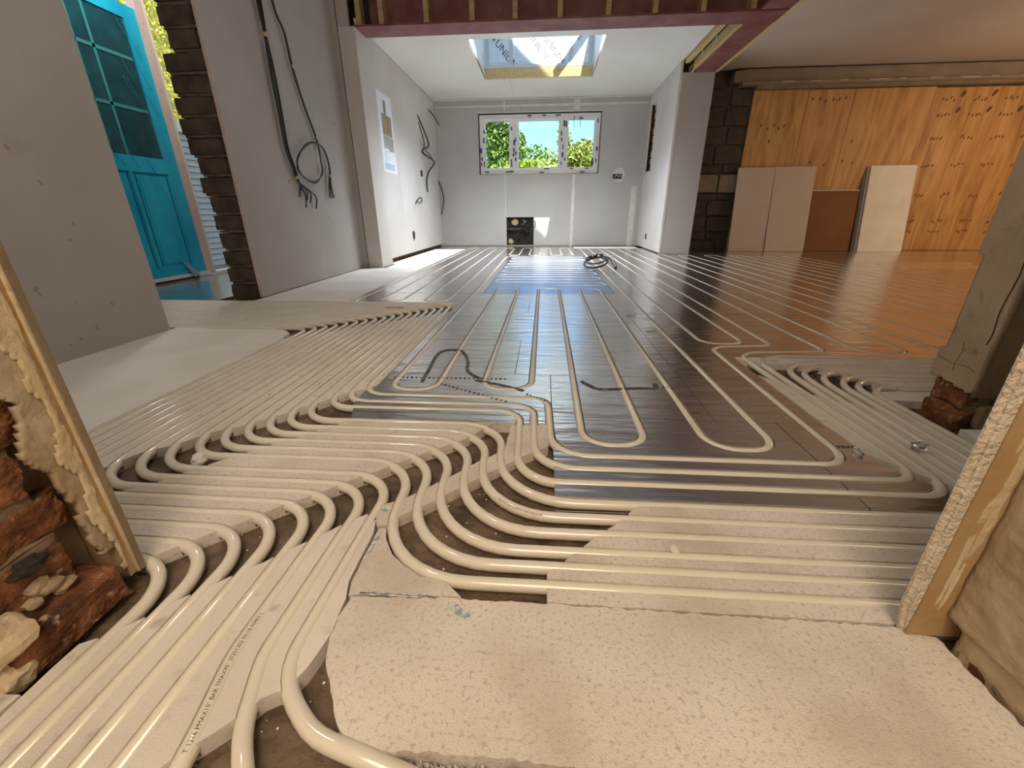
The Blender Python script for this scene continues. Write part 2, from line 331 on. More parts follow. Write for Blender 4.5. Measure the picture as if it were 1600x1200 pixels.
# ------------------------------------------------------------------ floor and insulation boards
floor = struct(box('floor', (-4.2, -1.6, -.20), (7.6, 8.4, -.027), m_screed))
FOIL = [(-.56, 1.055), (.033, 1.068), (.036, .717), (.83, .734), (.88, .80), (.815, .90), (.805, 1.10), (.800, 1.66), (.805, 1.712), (7.2, 1.712), (7.2, 7.14), (2.13, 7.14), (2.13, 6.50), (1.68, 6.50), (1.68, 7.60), (.50, 7.60), (.50, 8.12), (-1.92, 8.12), (-1.92, 7.50), (-1.362, 7.50), (-1.362, 2.806), (-.578, 2.806), (-.578, 1.31), (-.605, 1.27), (-.60, 1.17)]
fb = bmesh.new(); slab(fb, FOIL, -.027, 0, 1); foil_all = obj('foil_all', fb, [m_foil, m_foam])
ys = [.70, 1.112, 1.456, 1.908, 2.52, 3.165, 3.78, 4.38, 4.98, 5.58, 6.18, 6.78, 7.38, 8.2]
rg = random.Random(3)
for i in range(len(ys)-1):
    if i == 0: xs = [-.7, .034, .675, 1.0]
    elif i == 1: xs = [-.7, .034, .508, 1.0]
    elif i == 2: xs = [-.7, -.10, .508, 1.71, 2.91, 4.11, 5.31, 7.3]
    elif 5 <= i <= 9: xs = [-2.0, -1.29, -.46, .54, 1.71, 2.91, 4.11, 5.31, 7.3] if i % 2 else [-2.0, -.69-.02, -.46, .54, 1.11, 2.31, 3.51, 4.71, 5.91, 7.3]
    elif i % 2: xs = [-2.0, -.69, .508, 1.71, 2.91, 4.11, 5.31, 7.3]
    else: xs = [-2.0, -1.29, -.09, 1.11, 2.31, 3.51, 4.71, 5.91, 7.3]
    for x0, x1 in zip(xs, xs[1:]):
        g = .0012
        b_ = bmesh.new(); z = rg.uniform(-.0012, 0); addbox(b_, (x0+g, ys[i]+g, -.0265), (x1-g, ys[i+1]-g, .004))
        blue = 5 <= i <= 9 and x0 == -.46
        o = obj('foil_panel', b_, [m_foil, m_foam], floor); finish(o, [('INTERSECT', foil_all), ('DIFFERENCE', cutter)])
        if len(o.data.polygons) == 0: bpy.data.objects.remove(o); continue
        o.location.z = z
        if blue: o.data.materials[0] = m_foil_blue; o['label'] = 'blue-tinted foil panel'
# foil at the utility doorway
bpy.data.objects.remove(foil_all)
for x0, x1 in ((-3.35, -2.9), (-2.897, -2.33)):
    o = obj('foil_panel', (lambda b: (addbox(b, (x0, 2.81, -.0265), (x1, 4.6, 0)), b)[1])(bmesh.new()), [m_foil], floor); o['label'] = 'foil panel on the floor by the blue door'

bpy.data.objects.remove(cutter); cutter = make_cutter(.0094, m_foam)
def foam(label, poly, m=m_foam, rag=.0016, z1=0, seed=0, cut=True, step=.02):
    b_ = bmesh.new(); slab(b_, ragged(poly, step, rag, seed), -.0265, z1); o = obj('foam_board', b_, [m])
    if cut: finish(o, [('DIFFERENCE', cutter)])
    return tag(o, label, 'board', 'white foam boards')
H_front = [(-1.98, .502), (-1.32, .502), (-1.039, .778), (-1.025, .828), (-1.007, .857), (-.982, .869), (-.957, .89), (-.94, .921), (-.906, .963), (-.864, .989), (-.835, 1.026), (-.788, 1.071), (-.757, 1.123), (-.716, 1.163), (-.679, 1.222), (-.633, 1.268), (-.600, 1.292)]
foam('plain white foam board along the foot of the big left wall', [(-1.98, .502), (-1.325, .502), (-1.275, .55), (-1.275, 1.87), (-1.30, 1.98), (-1.35, 2.03), (-1.42, 2.045), (-1.98, 2.055)], m_foam_clean, seed=1, cut=False)
foam('long grooved foam board full of parallel pipes left of the foil', [(-1.272, .555)]+H_front[2:]+[(-.581, 1.32), (-.581, 2.52), (-.60, 2.50), (-1.235, 1.89), (-1.272, 1.87)], seed=2)
foam('grooved foam board with pipes leading off to the blue door', [(-3.2, 2.058), (-1.43, 2.058), (-.75, 2.735), (-.582, 2.735), (-.582, 2.803), (-3.2, 2.803)], seed=3)
foam('plain foam strip at the foot of the wall with hanging cables', [(-2.05, 2.808), (-1.368, 2.808), (-1.368, 4.70), (-2.05, 4.70)], m_foam_clean, seed=4, cut=False)
foam('pale bluish foam strip beyond the pillar on the left', [(-1.98, 4.706), (-1.368, 4.706), (-1.368, 7.49), (-1.90, 7.49), (-1.90, 5.12), (-1.80, 5.12), (-1.80, 4.75), (-1.98, 4.75)], m_foam_clean, seed=5, cut=False)
foam('thin white strip at the foot of the window wall, right side', [(.52, 7.63), (1.62, 7.63), (1.62, 8.0), (.52, 8.0)], m_foam_clean, seed=6, cut=False)
M_left = [(-1.10, .503), (-.918, .688), (-.886, .711), (-.869, .722), (-.846, .754), (-.807, .796), (-.782, .823), (-.755, .852), (-.719, .885), (-.682, .928), (-.658, .943), (-.624, .981), (-.599, .998), (-.582, 1.018), (-.576, 1.047)]
M_right = [(-.690, .503), (-.661, .537), (-.625, .575), (-.583, .61), (-.543, .655), (-.51, .684), (-.463, .725), (-.422, .766), (-.369, .811), (-.326, .853), (-.288, .891), (-.243, .925), (-.208, .954), (-.182, .987), (-.156, 1.029), (-.141, 1.05), (-.085, 1.05)]
foam('wide grooved foam board between the two curving rows of pipes', M_left+M_right[::-1], m_foam_dirty, seed=7)
B_top = [(-.645, .355), (-.609, .379), (-.59, .401), (-.554, .443), (-.515, .481), (-.474, .518), (-.457, .542), (-.417, .579), (-.382, .618), (-.345, .650), (-.322, .640)]
B_right = [(-.312, .60), (-.310, .487), (-.300, .454), (-.295, .40), (-.299, .371), (-.304, .346), (-.316, .317), (-.328, .313), (-.340, .306), (-.351, .291), (-.366, .273), (-.380, .259), (-.399, .241), (-.408, .23), (-.44, .19), (-.44, -.05), (-.645, -.05)]
foam('grooved foam board with pipes running out under the doorway', B_top+B_right, seed=8)
rib = [(-.340, .662), (-.329, .678), (-.283, .706), (-.262, .729), (-.223, .769), (-.184, .812), (-.148, .856), (-.108, .896), (-.089, .929), (-.083, 1.045), (.030, 1.060), (.030, .983), (.021, .936), (-.024, .902), (-.064, .864), (-.081, .846), (-.098, .829), (-.123, .806), (-.138, .785), (-.161, .764), (-.175, .749), (-.201, .724), (-.216, .706), (-.242, .679), (-.256, .67), (-.28, .647), (-.290, .622), (-.312, .618)]
foam('narrow diagonal foam rib between the two bare trenches', rib, m_foam_dirty, seed=9)
foam('small foam piece with blue chalk beside the innermost bend', [(-.306, .612), (-.292, .612), (-.284, .588), (-.259, .55), (-.231, .527), (-.196, .505), (-.15, .498), (-.119, .470), (-.265, .468), (-.298, .46), (-.305, .487)], m_foam_dirty, .001, seed=10)
foam('large speckled foam board with a rounded corner, nearest the camera', [(-.293, .458), (-.119, .467), (.017, .466), (.519, .463), (.568, .449), (.578, .235), (.20, .250), (.116, .260), (.037, .263), (-.031, .265), (-.091, .265), (-.204, .262), (-.227, .279), (-.248, .306), (-.278, .347), (-.292, .383), (-.298, .42)], m_foam_dirty, .0022, seed=11, step=.008)
foam('grooved foam board with six pipes running to the right jamb', [(.017, .469), (.017, .525), (.04, .546), (.063, .569), (.078, .585), (.117, .624), (.162, .664), (.198, .707), (.216, .714), (.83, .729), (1.00, .47), (.521, .467)], m_foam_dirty, .0012, seed=12)
Gt = [(.826, 1.455), (.86, 1.415), (.875, 1.373), (.897, 1.329), (.933, 1.305), (.965, 1.275), (.996, 1.25), (1.03, 1.222), (1.064, 1.20)]
foam('grooved foam board with pipes beside the rough brick pier', [(.806, 1.50)]+Gt+[(1.10, 1.215), (1.10, .80), (.93, .80), (.865, .88), (.818, .95), (.808, 1.12)], seed=13)
foam('far grooved foam strip behind the right row of bends', [(.81, 1.707), (2.6, 1.707), (2.6, 1.38), (1.235, 1.38), (1.19, 1.43), (1.155, 1.50), (1.12, 1.56), (1.07, 1.605), (.99, 1.628), (.845, 1.64)], seed=14)
foam('small plain foam block behind the rough brick pier', [(1.125, 1.365), (1.125, 1.295), (1.32, 1.28), (1.32, 1.372)], m_foam_clean, seed=15, cut=False)
foam('white foam offcut against the dark side of the brick pier', [(1.155, 1.095), (1.30, 1.097), (1.22, 1.01), (1.150, 1.03)], m_foam_clean, .003, z1=.004, seed=16, cut=False)
foam('cream foam board at the bottom left corner under the rubble', [(-.83, .29), (-.65, .288), (-.65, -.05), (-.83, -.05)], seed=17, cut=False)
bpy.data.objects.remove(cutter)

# ------------------------------------------------------------------ pipes
def zoff(x, y):
    # pipes lie in the grooves, and rise a little where they spring over bare trenches
    d = (x-1.03)**2+(y-1.47)**2
    return .0018*noise.noise(Vector((x*3, y*3, .3)))+.010*math.exp(-d/.012)
for path, lab in PIPES:
    bm = bmesh.new(); pts = []
    for (x0, y0), (x1, y1) in zip(path, path[1:]):
        d = math.hypot(x1-x0, y1-y0); k = max(1, int(d/.5))
        for j in range(k): pts.append((x0+(x1-x0)*j/k, y0+(y1-y0)*j/k))
    pts.append(path[-1])
    tube(bm, [(x, y, ZC+zoff(x, y)) for x, y in pts], R, 16)
    o = tag(obj('heating_pipe', bm, m_pipe, None, True), lab, 'pipe', 'white heating pipes')
    if 'black numbers' in lab: numbered = (o, path)
def text_mesh(s, size):
    c = bpy.data.curves.new('t', 'FONT'); c.body = s; c.size = size; c.resolution_u = 2; o = bpy.data.objects.new('t', c); COL.objects.link(o)
    dg = bpy.context.evaluated_depsgraph_get(); dg.update(); me = bpy.data.meshes.new_from_object(o.evaluated_get(dg)); bpy.data.objects.remove(o); bpy.data.curves.remove(c); return me
def wrap_text(s, size, owner, path, x_from, ang0, rev):
    """lettering printed round the pipe's skin"""
    P = [Vector(p) for p in (path[::-1] if rev else path)]; L = [0]
    for a, b in zip(P, P[1:]): L.append(L[-1]+(b-a).length)
    me = text_mesh(s, size)
    for v in me.vertices:
        d = x_from+v.co.x; i = max(j for j in range(len(L)-1) if L[j] <= d); t = (d-L[i])/max(1e-9, L[i+1]-L[i]); q = P[i].lerp(P[i+1], t)
        tg = (P[i+1]-P[i]).normalized(); side = Vector((-tg.y, tg.x)); th = ang0+v.co.y/R; rr = R+.0002
        zc = ZC+zoff(q.x, q.y); v.co = Vector((q.x+side.x*rr*math.sin(th), q.y+side.y*rr*math.sin(th), zc+rr*math.cos(th)))
    me.materials.append(m_print); o = bpy.data.objects.new('printed_text', me); link(o, owner); o['label'] = 'black print along the pipe'
own, pth = numbered
wrap_text('T 1216 PMAX10° BAR TMAX95° 20251202 05:18 00465 L', .0075, own, pth, .125, -.45, True)
pth = PIPES[12][0]; dist = 0
for (xa, ya), (xb, yb2) in zip(pth, pth[1:]):
    if ya < .70 and xb > .02: break
    dist += math.hypot(xb-xa, yb2-ya)
s_pipe = [o for o in COL.objects if o.get('label') == PIPES[12][1]][0]
wrap_text('PMAX10° BAR TMAX95° 20251202 05:18', .0058, s_pipe, pth, dist-.10, -.85, False)

# ------------------------------------------------------------------ walls
def wall(name, a, b, m, holes=None):
    return struct(box(name, a, b, m))
wl = wall('wall_left', (-2.10, .49, 0), (-1.98, 2.01, 2.62), m_board)
def mark(name, c, axis, w, h, m, parent, d=.0012, ang=0, seed=0):
    """thin irregular patch (scuff, filler, knot) lying on a plane; axis 'x' faces +X, 'y' faces -Y, '-x' faces -X, 'z' up"""
    rg = random.Random(seed); n = 10; pts = []
    for i in range(n):
        t = 2*PI*i/n; k = rg.uniform(.75, 1.1); u = math.cos(t)*w/2*k; v = math.sin(t)*h/2*k; u, v = u*math.cos(ang)-v*math.sin(ang), u*math.sin(ang)+v*math.cos(ang); pts.append((u, v))
    bm = bmesh.new(); slab(bm, pts, 0, d); 
    for v in bm.verts:
        u, q, k = v.co
        v.co = Vector({'x': (c[0]+k, c[1]+u, c[2]+q), '-x': (c[0]-k, c[1]+u, c[2]+q), 'y': (c[0]+u, c[1]-k, c[2]+q), 'z': (c[0]+u, c[1]+q, c[2]+k)}[axis])
    bmesh.ops.recalc_face_normals(bm, faces=list(bm.faces))
    return obj(name, bm, m, parent)
m_scuff = mat('scuff', (.33, .28, .24), .9)
rg = random.Random(11)
for i in range(13): mark('scuff', (-1.98, rg.uniform(1.45, 1.98), rg.uniform(.05, .8)), 'x', rg.uniform(.006, .018), rg.uniform(.006, .03), m_scuff, wl, ang=rg.uniform(-.8, .8), seed=i)
struct(box('wall_utility_near', (-4.1, .38, -.03), (-2.0, .489, 2.66), m_board)); struct(box('wall_utility_back', (-4.1, .49, -.03), (-3.42, 1.6, 2.62), m_board))

# plasterboarded wall with the hanging cables; its brick end faces the room
wm = wall('wall_left_middle', (-2.075, 2.92, .004), (-2.055, 4.76, 2.62), m_board)
core = box('wall_core', (-2.25, 2.98, -.02), (-2.075, 4.76, 2.62), m_dark_mortar, wm)
rg = random.Random(5); z = -.02; i = 0
while z < 2.2:
    h = .118 if z < .8 else .113
    xl = -2.30+rg.uniform(-.025, .015)-(.04 if .9 < z < 1.4 else 0)
    b_ = bmesh.new(); cut = rg.uniform(0, .03) if z > .75 else .004
    roughbox(b_, (xl, 2.925, z+.012), (-2.077-cut, 3.03, z+h-.006), .006, i, 3, 22); obj('brick', b_, m_dark_brick, wm)
    b_ = bmesh.new(); roughbox(b_, (xl+.012, 2.932, z-.004), (-2.077, 3.02, z+.013), .004, i+40, 2, 25); obj('mortar_joint', b_, m_dark_mortar, wm)
    z += h; i += 1
box('board_edge', (-2.077, 2.917, .004), (-2.053, 2.9195, 2.62), m_upvc_pink, wm)
box('board_joint', (-2.0545, 3.868, 0), (-2.0535, 3.876, .75), m_seam, wm)
for i in range(5): mark('scuff', (-2.055, rg.uniform(3.1, 4.6), rg.uniform(.2, 1.9)), 'x', .02, .03, m_scuff, wm, seed=i+30)
pil = struct(box('wall_left_pillar', (-1.995, 4.762, 0), (-1.835, 5.105, 2.205), m_boardw))
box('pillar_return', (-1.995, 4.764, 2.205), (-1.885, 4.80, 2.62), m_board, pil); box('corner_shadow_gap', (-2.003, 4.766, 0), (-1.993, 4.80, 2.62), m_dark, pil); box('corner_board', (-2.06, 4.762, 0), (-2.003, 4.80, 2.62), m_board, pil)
wle = struct(box('wall_left_extension', (-1.96, 5.105, .045), (-1.925, 8.19, 2.36), m_boardw))
box('exposed_brick', (-2.05, 5.105, -.02), (-1.955, 8.19, .07), m_brick, wle)
for y in (5.95, 7.15): box('joint_strip', (-1.926, y-.03 if y > 7 else y-.004, .05), (-1.9238, y+.03 if y > 7 else y+.004, 2.33), m_seam, wle)
box('skirting_gap', (-1.9245, 5.6, .03), (-1.923, 7.9, .046), m_dark, wle)

# window wall built round its two openings
wb = struct(empty('wall_back', (0, 8.15, 0)))
WX0, WX1, WZ0, WZ1 = -1.175, .91, 1.205, 2.15; HX0, HX1, HZ1 = -.705, -.20, .505
for (a, b) in (((-2.0, 0), (HX0, WZ0)), ((HX0, HZ1), (HX1, WZ0)), ((HX1, 0), (1.72, WZ0)), ((-2.0, WZ0), (WX0, WZ1)), ((WX1, WZ0), (1.72, WZ1)), ((-2.0, WZ1), (1.72, 2.36))):
    obj('board', (lambda bm: (addbox(bm, (a[0], 0, a[1]), (b[0], .11, b[1])), bm)[1])(bmesh.new()), m_board, wb)
for x, w_ in ((-.72, .012), (.49, .05)): box('joint_strip', (x-w_/2, -.0016, .51 if x < 0 else 0), (x+w_/2, 0, 1.2), m_seam, wb); box('joint_strip', (x-w_, -.0016, 2.16), (x+w_, 0, 2.34), m_seam, wb)
box('joint_strip', (1.50, -.0016, 0), (1.60, 0, 1.0), m_seam, wb); box('ceiling_joint', (-1.9, -.0024, 2.22), (1.66, 0, 2.25), m_seam, wb); box('base_gap', (-1.9, -.001, 0), (1.66, .001, .022), m_scuff, wb)
# service hole
sh = tag(empty('service_hole', (-.45, 8.16, 0)), 'square dark service opening full of wires low in window wall', 'opening')
def shb(n, a, b, m): return box(n, a, b, m, sh)
shb('back_panel', (-.252, .088, 0), (.246, .095, .503), m_dark)
shb('side_lining', (-.254, .0, 0), (-.250, .09, .503), m_mortar); shb('side_lining', (.244, .0, 0), (.248, .09, .503), m_mortar)
lb = bmesh.new(); lump(lb, (-.18, .06, .07), (.05, .025, .06), .3, 2); obj('rubble', lb, m_plaster, sh); lb = bmesh.new(); lump(lb, (-.10, .06, .42), (.07, .02, .06), .3, 5); obj('rubble', lb, m_plaster, sh)
wire('black_pipe', [(-.245, .05, .30), (-.05, .05, .30), (.03, .055, .31)], .03, m_black, sh)
rg = random.Random(2)
for i in range(9):
    s = (rg.uniform(-.05, .16), .06, rg.uniform(.36, .47)); wire('wire', [s, (s[0]+rg.uniform(-.12, .08), .0, s[2]-rg.uniform(.05, .14)), (rg.uniform(-.1, .22), .03, rg.uniform(.2, .36)), (rg.uniform(-.12, .15), .07, rg.uniform(.05, .25))], .006, m_black, sh)
wire('looped_wire', [(.12, .04, .44), (.25, -.02, .45), (.28, -.03, .38), (.2, -.02, .28), (.05, .03, .22)], .006, m_black, sh)
for i in range(6): 
    lb = bmesh.new(); lump(lb, (rg.uniform(-.0, .12), .03, rg.uniform(.36, .46)), (.012, .01, .012), .1, i, 1); obj('connector', lb, m_boardw, sh)

# right return wall, its niche and stub end
wr = struct(empty('wall_right_extension', (1.68, 7.3, 0)))
for (y0, z0), (y1, z1) in (((6.52, .02), (7.66, 2.36)), ((7.66, .02), (8.15, 1.2)), ((7.66, 2.2), (8.15, 2.36)), ((8.09, 1.2), (8.15, 2.2))):
    box('board', (-.0, y0-7.3, z0), (.03, y1-7.3, z1), m_boardw, wr)
box('niche_back', (.13, .32, 1.15), (.16, .85, 2.25), m_mortar, wr); 
rg = random.Random(8)
for k in range(9):
    b_ = bmesh.new(); roughbox(b_, (.07, .36, 1.21+k*.11), (.14, .79, 1.30+k*.11), .008, k, 3, 16); obj('brick', b_, m_plaster if k % 3 else m_brick, wr)
box('niche_lining', (.0, .36, 2.185), (.12, .80, 2.2), m_seam, wr); box('board_edge', (0, -.784, .0), (.03, -.779, 2.215), m_seam, wr)
st = struct(box('wall_right_stub', (1.712, 6.52, 0), (2.115, 7.3, 2.212), m_board))

# blockwork behind, with plywood
wbr = struct(box('wall_back_right', (2.05, 7.24, -.02), (7.4, 7.34, 2.42), m_dark_mortar))
rg = random.Random(6); zz = [-.02, .16, .275, .515, .74, .835, 1.10, 1.225, 1.48, 1.715, 1.96, 2.18, 2.4]
for i, (z0, z1) in enumerate(zip(zz, zz[1:])):
    x = 2.0+rg.uniform(-.35, -.05)
    while x < 2.95:
        x2 = x+rg.choice((.40, .44, .32)); a0, a1 = max(x, 2.12), min(x2, 2.90)
        if a1-a0 > .04:
            pale = (z0 == .835 and a0 < 2.8)
            b_ = bmesh.new(); roughbox(b_, (a0+.006, (7.15 if pale else 7.195)+rg.uniform(-.008, .01), z0+.007), (a1-.006, 7.25, z1-.007), .005, i*7+int(x*10), 2, 12)
            obj('block', b_, m_blockpale if pale else m_block, wbr)
        x = x2
# ceilings
cr_ = struct(box('ceiling_right', (2.15, -.2, 2.40), (7.4, 7.26, 2.44), m_ceil_r))
struct(box('ceiling_front', (-4.1, -.2, 2.60), (2.1, 4.79, 2.64), m_board))
ce = struct(empty('ceiling_extension', (0, 0, 2.34)))
SX0, SX1, SY0, SY1 = -.895, .62, 5.61, 7.10
for a, b in (((-1.94, 5.04), (SX0, 8.17)), ((SX1, 5.04), (1.70, 8.17)), ((SX0, 5.04), (SX1, SY0)), ((SX0, SY1), (SX1, 8.17))): box('board', (a[0], a[1], 0), (b[0], b[1], .025), m_ceil, ce)
box('joint_strip', (-1.90, 5.14, -.001), (SX0-.12, 5.148, 0), m_scuff, ce); box('edge_bead', (-1.92, 8.10, -.02), (1.68, 8.15, 0), m_seam, ce); box('joint_strip', (-.55, 7.12, -.001), (-.546, 8.1, 0), m_scuff, ce)
struct(box('wall_right_far', (7.2, -.2, -.03), (7.3, 7.3, 2.5), m_board))

# skylight shaft
sk = tag(empty('skylight', (0, 0, 2.34)), 'square skylight with foil-lined shaft over the extension', 'skylight')
def skb(n, a, b, m): return box(n, a, b, m, sk)
ZT = .78
skb('timber_curb', (SX0, 7.085, .012), (SX1, 7.12, .135), m_timber_pale); skb('far_insulation', (SX0-.02, 7.105, .135), (SX1+.02, 7.14, ZT), m_insul)
skb('curb_edge_tape', (SX0, 7.083, .135), (SX1, 7.1, .17), m_insul_tape)
skb('side_insulation', (SX0-.04, SY0-.02, .025), (SX0-.012, 7.14, ZT), m_insul); skb('side_insulation', (SX1+.012, SY0-.02, .025), (SX1+.04, 7.14, ZT), m_insul)
skb('side_trim', (SX0-.014, SY0-.02, -.004), (SX0, 7.12, .10), m_ceil); skb('side_trim', (SX1, SY0-.02, -.004), (SX1+.014, 7.12, .10), m_ceil); skb('near_insulation', (SX0-.02, SY0-.04, .025), (SX1+.02, SY0-.012, ZT), m_insul)
for x in (-.86, -.53, -.085, .31, .585): skb('aluminium_tape', (x-.028, 7.101, .17), (x+.028, 7.106, ZT), m_insul_tape)
gb = bmesh.new()
for x in [SX0+.09*i for i in range(1, 17)]: addbox(gb, (x-.0015, 7.1035, .17), (x+.0015, 7.1055, ZT))
for z in [.20+.09*i for i in range(7)]: addbox(gb, (SX0, 7.1035, z-.0015), (SX1, 7.1055, z+.0015))
obj('printed_grid', gb, m_insul_grid, sk)
for s, px, pz, an, sz, mm in (('UNILIN', -.76, .415, -48, .125, m_letters), ('UNILIN', -.30, .49, -48, .115, m_letters_grey), ('UNILIN', .20, .245, 132, .115, m_letters_grey), ('IN', .42, .41, 55, .07, m_letters)):
    me = text_mesh(s, sz); a = math.radians(an); bb = min(v.co.x for v in me.vertices)
    for v in me.vertices: x, y = v.co.x, v.co.y; v.co = Vector((px+x*math.cos(a)-y*math.sin(a), 7.1012, pz+x*math.sin(a)+y*math.cos(a)))
    me.materials.append(mm); o = bpy.data.objects.new('lettering', me); link(o, sk); o['label'] = 'slanted UNILIN lettering'
    if s == 'UNILIN':            # tree-like emblem before the word
        eb = bmesh.new()
        for (u0, v0, u1, v1) in ((-.045, 0, -.035, .08), (-.065, .02, -.015, .028), (-.06, .042, -.02, .050), (-.053, .064, -.027, .072)): addbox(eb, (u0, 0, v0), (u1, .001, v1))
        for v in eb.verts: x, y = v.co.x, v.co.z; v.co = Vector((px+x*math.cos(a)-y*math.sin(a), 7.1012+v.co.y*.3, pz+x*math.sin(a)+y*math.cos(a)))
        obj('emblem', eb, mm, sk)
# roof light above
HZ = 2.34+ZT
rl = tag(empty('roof_light', (0, 0, HZ)), 'glazed roof lantern closing the top of the skylight shaft', 'skylight')
box('glass', (SX0-.04, SY0-.04, .05), (SX1+.04, 7.14, .056), m_glass_clear, rl)
for a, b in (((SX0-.06, SY0-.06), (SX1+.06, SY0)), ((SX0-.06, 7.10), (SX1+.06, 7.16)), ((SX0-.06, SY0), (SX0, 7.10)), ((SX1, SY0), (SX1+.06, 7.10))): box('frame', (a[0], a[1], 0), (b[0], b[1], .09), m_upvc, rl)
def bar(name, a, b, w, parent, m):
    bm = bmesh.new(); tube(bm, [a, b], w, 4); return obj(name, bm, m, parent)
d = Vector((-.36, 1.05, -1.835))
P1 = Vector((.10, 7.1, 2.36)); P2 = Vector((.52, 7.1, 2.86))
bar('hip_bar', P1-d*.50-Vector((0, 0, HZ)), P2-d*.50-Vector((0, 0, HZ)), .055, rl, m_upvc)

# back window
win = struct(empty('window_1', (0, 8.20, 0))); win['label'] = 'white three-pane window dotted with blue tape scraps'
def frame_(n, x0, x1, z0, z1, t, y0, y1, parent, m):
    bm = bmesh.new(); addbox(bm, (x0, y0, z0), (x1, y1, z0+t)); addbox(bm, (x0, y0, z1-t), (x1, y1, z1)); addbox(bm, (x0, y0, z0+t), (x0+t, y1, z1-t)); addbox(bm, (x1-t, y0, z0+t), (x1, y1, z1-t)); return obj(n, bm, m, parent)
frame_('window_frame', -1.155, .895, 1.215, 2.115, .05, -.02, .05, win, m_upvc)
box('window_mullion', (-.60, -.02, 1.265), (-.525, .05, 2.065), m_upvc, win); box('window_mullion', (.245, -.02, 1.265), (.32, .05, 2.065), m_upvc, win)
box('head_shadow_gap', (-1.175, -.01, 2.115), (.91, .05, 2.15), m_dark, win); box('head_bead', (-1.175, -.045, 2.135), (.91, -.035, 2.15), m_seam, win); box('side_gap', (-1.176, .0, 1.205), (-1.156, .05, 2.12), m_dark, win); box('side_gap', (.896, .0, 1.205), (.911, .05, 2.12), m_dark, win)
for x0, x1 in ((-1.10, -.60), (-.525, .245), (.32, .84)):
    _s = frame_('sash', x0, x1, 1.268, 2.062, .044, -.035, .03, win, m_upvc); box('pane', (x0+.044, .0, 1.312), (x1-.044, .006, 2.018), m_glass, _s)
rg = random.Random(4)
def scrap(x, z, w_, h): box('tape_scrap', (x-w_/2, -.039, z-h/2), (x+w_/2, -.0362, z+h/2), m_blue_tape, win)
for x in (-1.13, -1.08, -.61, -.565, -.53, .25, .285, .325, .80, .855):
    for k in range(3): scrap(x+rg.uniform(-.008, .008), rg.uniform(1.30, 2.0), rg.uniform(.015, .03), rg.uniform(.04, .09))
for k in range(9): scrap(rg.uniform(-1.1, .85), rg.choice((1.235, 1.25, 1.29)), rg.uniform(.05, .12), .018)
for k in range(5): scrap(rg.uniform(-1.0, .8), rg.choice((2.04, 2.09)), rg.uniform(.05, .10), .018)
for x in (.46, .56): wire('tape_tail', [(x, -.042, 2.07), (x-.01, -.045, 2.0), (x+.004, -.045, 1.9)], .004, m_blue_tape, win, 4, 4)

# ------------------------------------------------------------------ steel beams
tb = tag(empty('steel_beam', (0, 4.915, 2.205)), 'red oxide steel beam across the room with timber packers in its web', 'beam', 'red steel beams')
box('bottom_flange', (-1.86, -.135, 0), (2.10, .135, .016), m_steel, tb); box('web', (-1.86, -.006, .016), (2.10, .006, .34), m_steel, tb); box('top_flange', (-1.86, -.135, .34), (2.10, .135, .356), m_steel, tb)
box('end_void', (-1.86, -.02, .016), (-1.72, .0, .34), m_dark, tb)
for x in (-1.795, -1.576, -1.145, -.715, -.315, .097, .532, .947, 1.369, 1.80): box('timber_packer', (x-.024, -.125, .016), (x+.024, -.006, .34), m_timber, tb, .002)
wire('hanging_wire', [(.2, -.16, .30), (.21, -.16, .22), (.19, -.16, .18), (.205, -.16, .14), (.22, -.16, .2)], .004, m_upvc, tb)
yb = tag(empty('steel_beam', (1.99, 4.0, 2.215)), 'red oxide steel beam running towards the camera beside brown ceiling', 'beam', 'red steel beams')
box('bottom_flange', (-.13, -3.4, 0), (.13, 2.6, .016), m_steel, yb); box('web', (-.006, -3.4, .016), (.006, 2.6, .20), m_steel, yb)
box('edge_batten', (.118, -3.4, -.002), (.162, 2.55, .20), m_timber_pale, yb)
tj = tag(empty('ceiling_joist', (1.74, 5.06, 2.30)), 'pale timber joist at the edge of the extension ceiling', 'timber'); box('timber', (-.025, 0, 0), (.03, 1.42, .10), m_timber_pale, tj)
tj2 = tag(empty('ceiling_joist', (1.845, 5.06, 2.24)), 'pale timber joist against the longways red beam', 'timber'); box('timber', (-.02, 0, 0), (.025, 1.44, .10), m_timber_pale, tj2)
for y in (.25, .62, 1.05): wire('white_wire', [(-.055, y, .10), (-.03, y+.03, .05)], .006, m_upvc, tj2)
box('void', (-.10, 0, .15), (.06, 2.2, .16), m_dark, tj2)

# lintel over the plywood
ln = tag(empty('steel_lintel', (2.6, 7.16, 2.16)), 'dusty grey steel lintel above the plywood sheets', 'beam')
b_ = bmesh.new(); roughbox(b_, (-.02, -.05, .06), (4.7, .07, .225), .004, 3, 6, 6); obj('beam_body', b_, m_grey_steel, ln)
box('flange', (.08, -.09, .03), (4.7, .06, .065), m_grey_steel, ln); box('soffit', (.3, -.04, -.01), (4.7, .06, .03), m_cement_dark, ln)
rg = random.Random(9)
for k in range(10): box('dust_streak', (.6+k*.38, -.0935, .052), (.6+k*.38+rg.uniform(.08, .26), -.0905, .060), m_seam, ln)
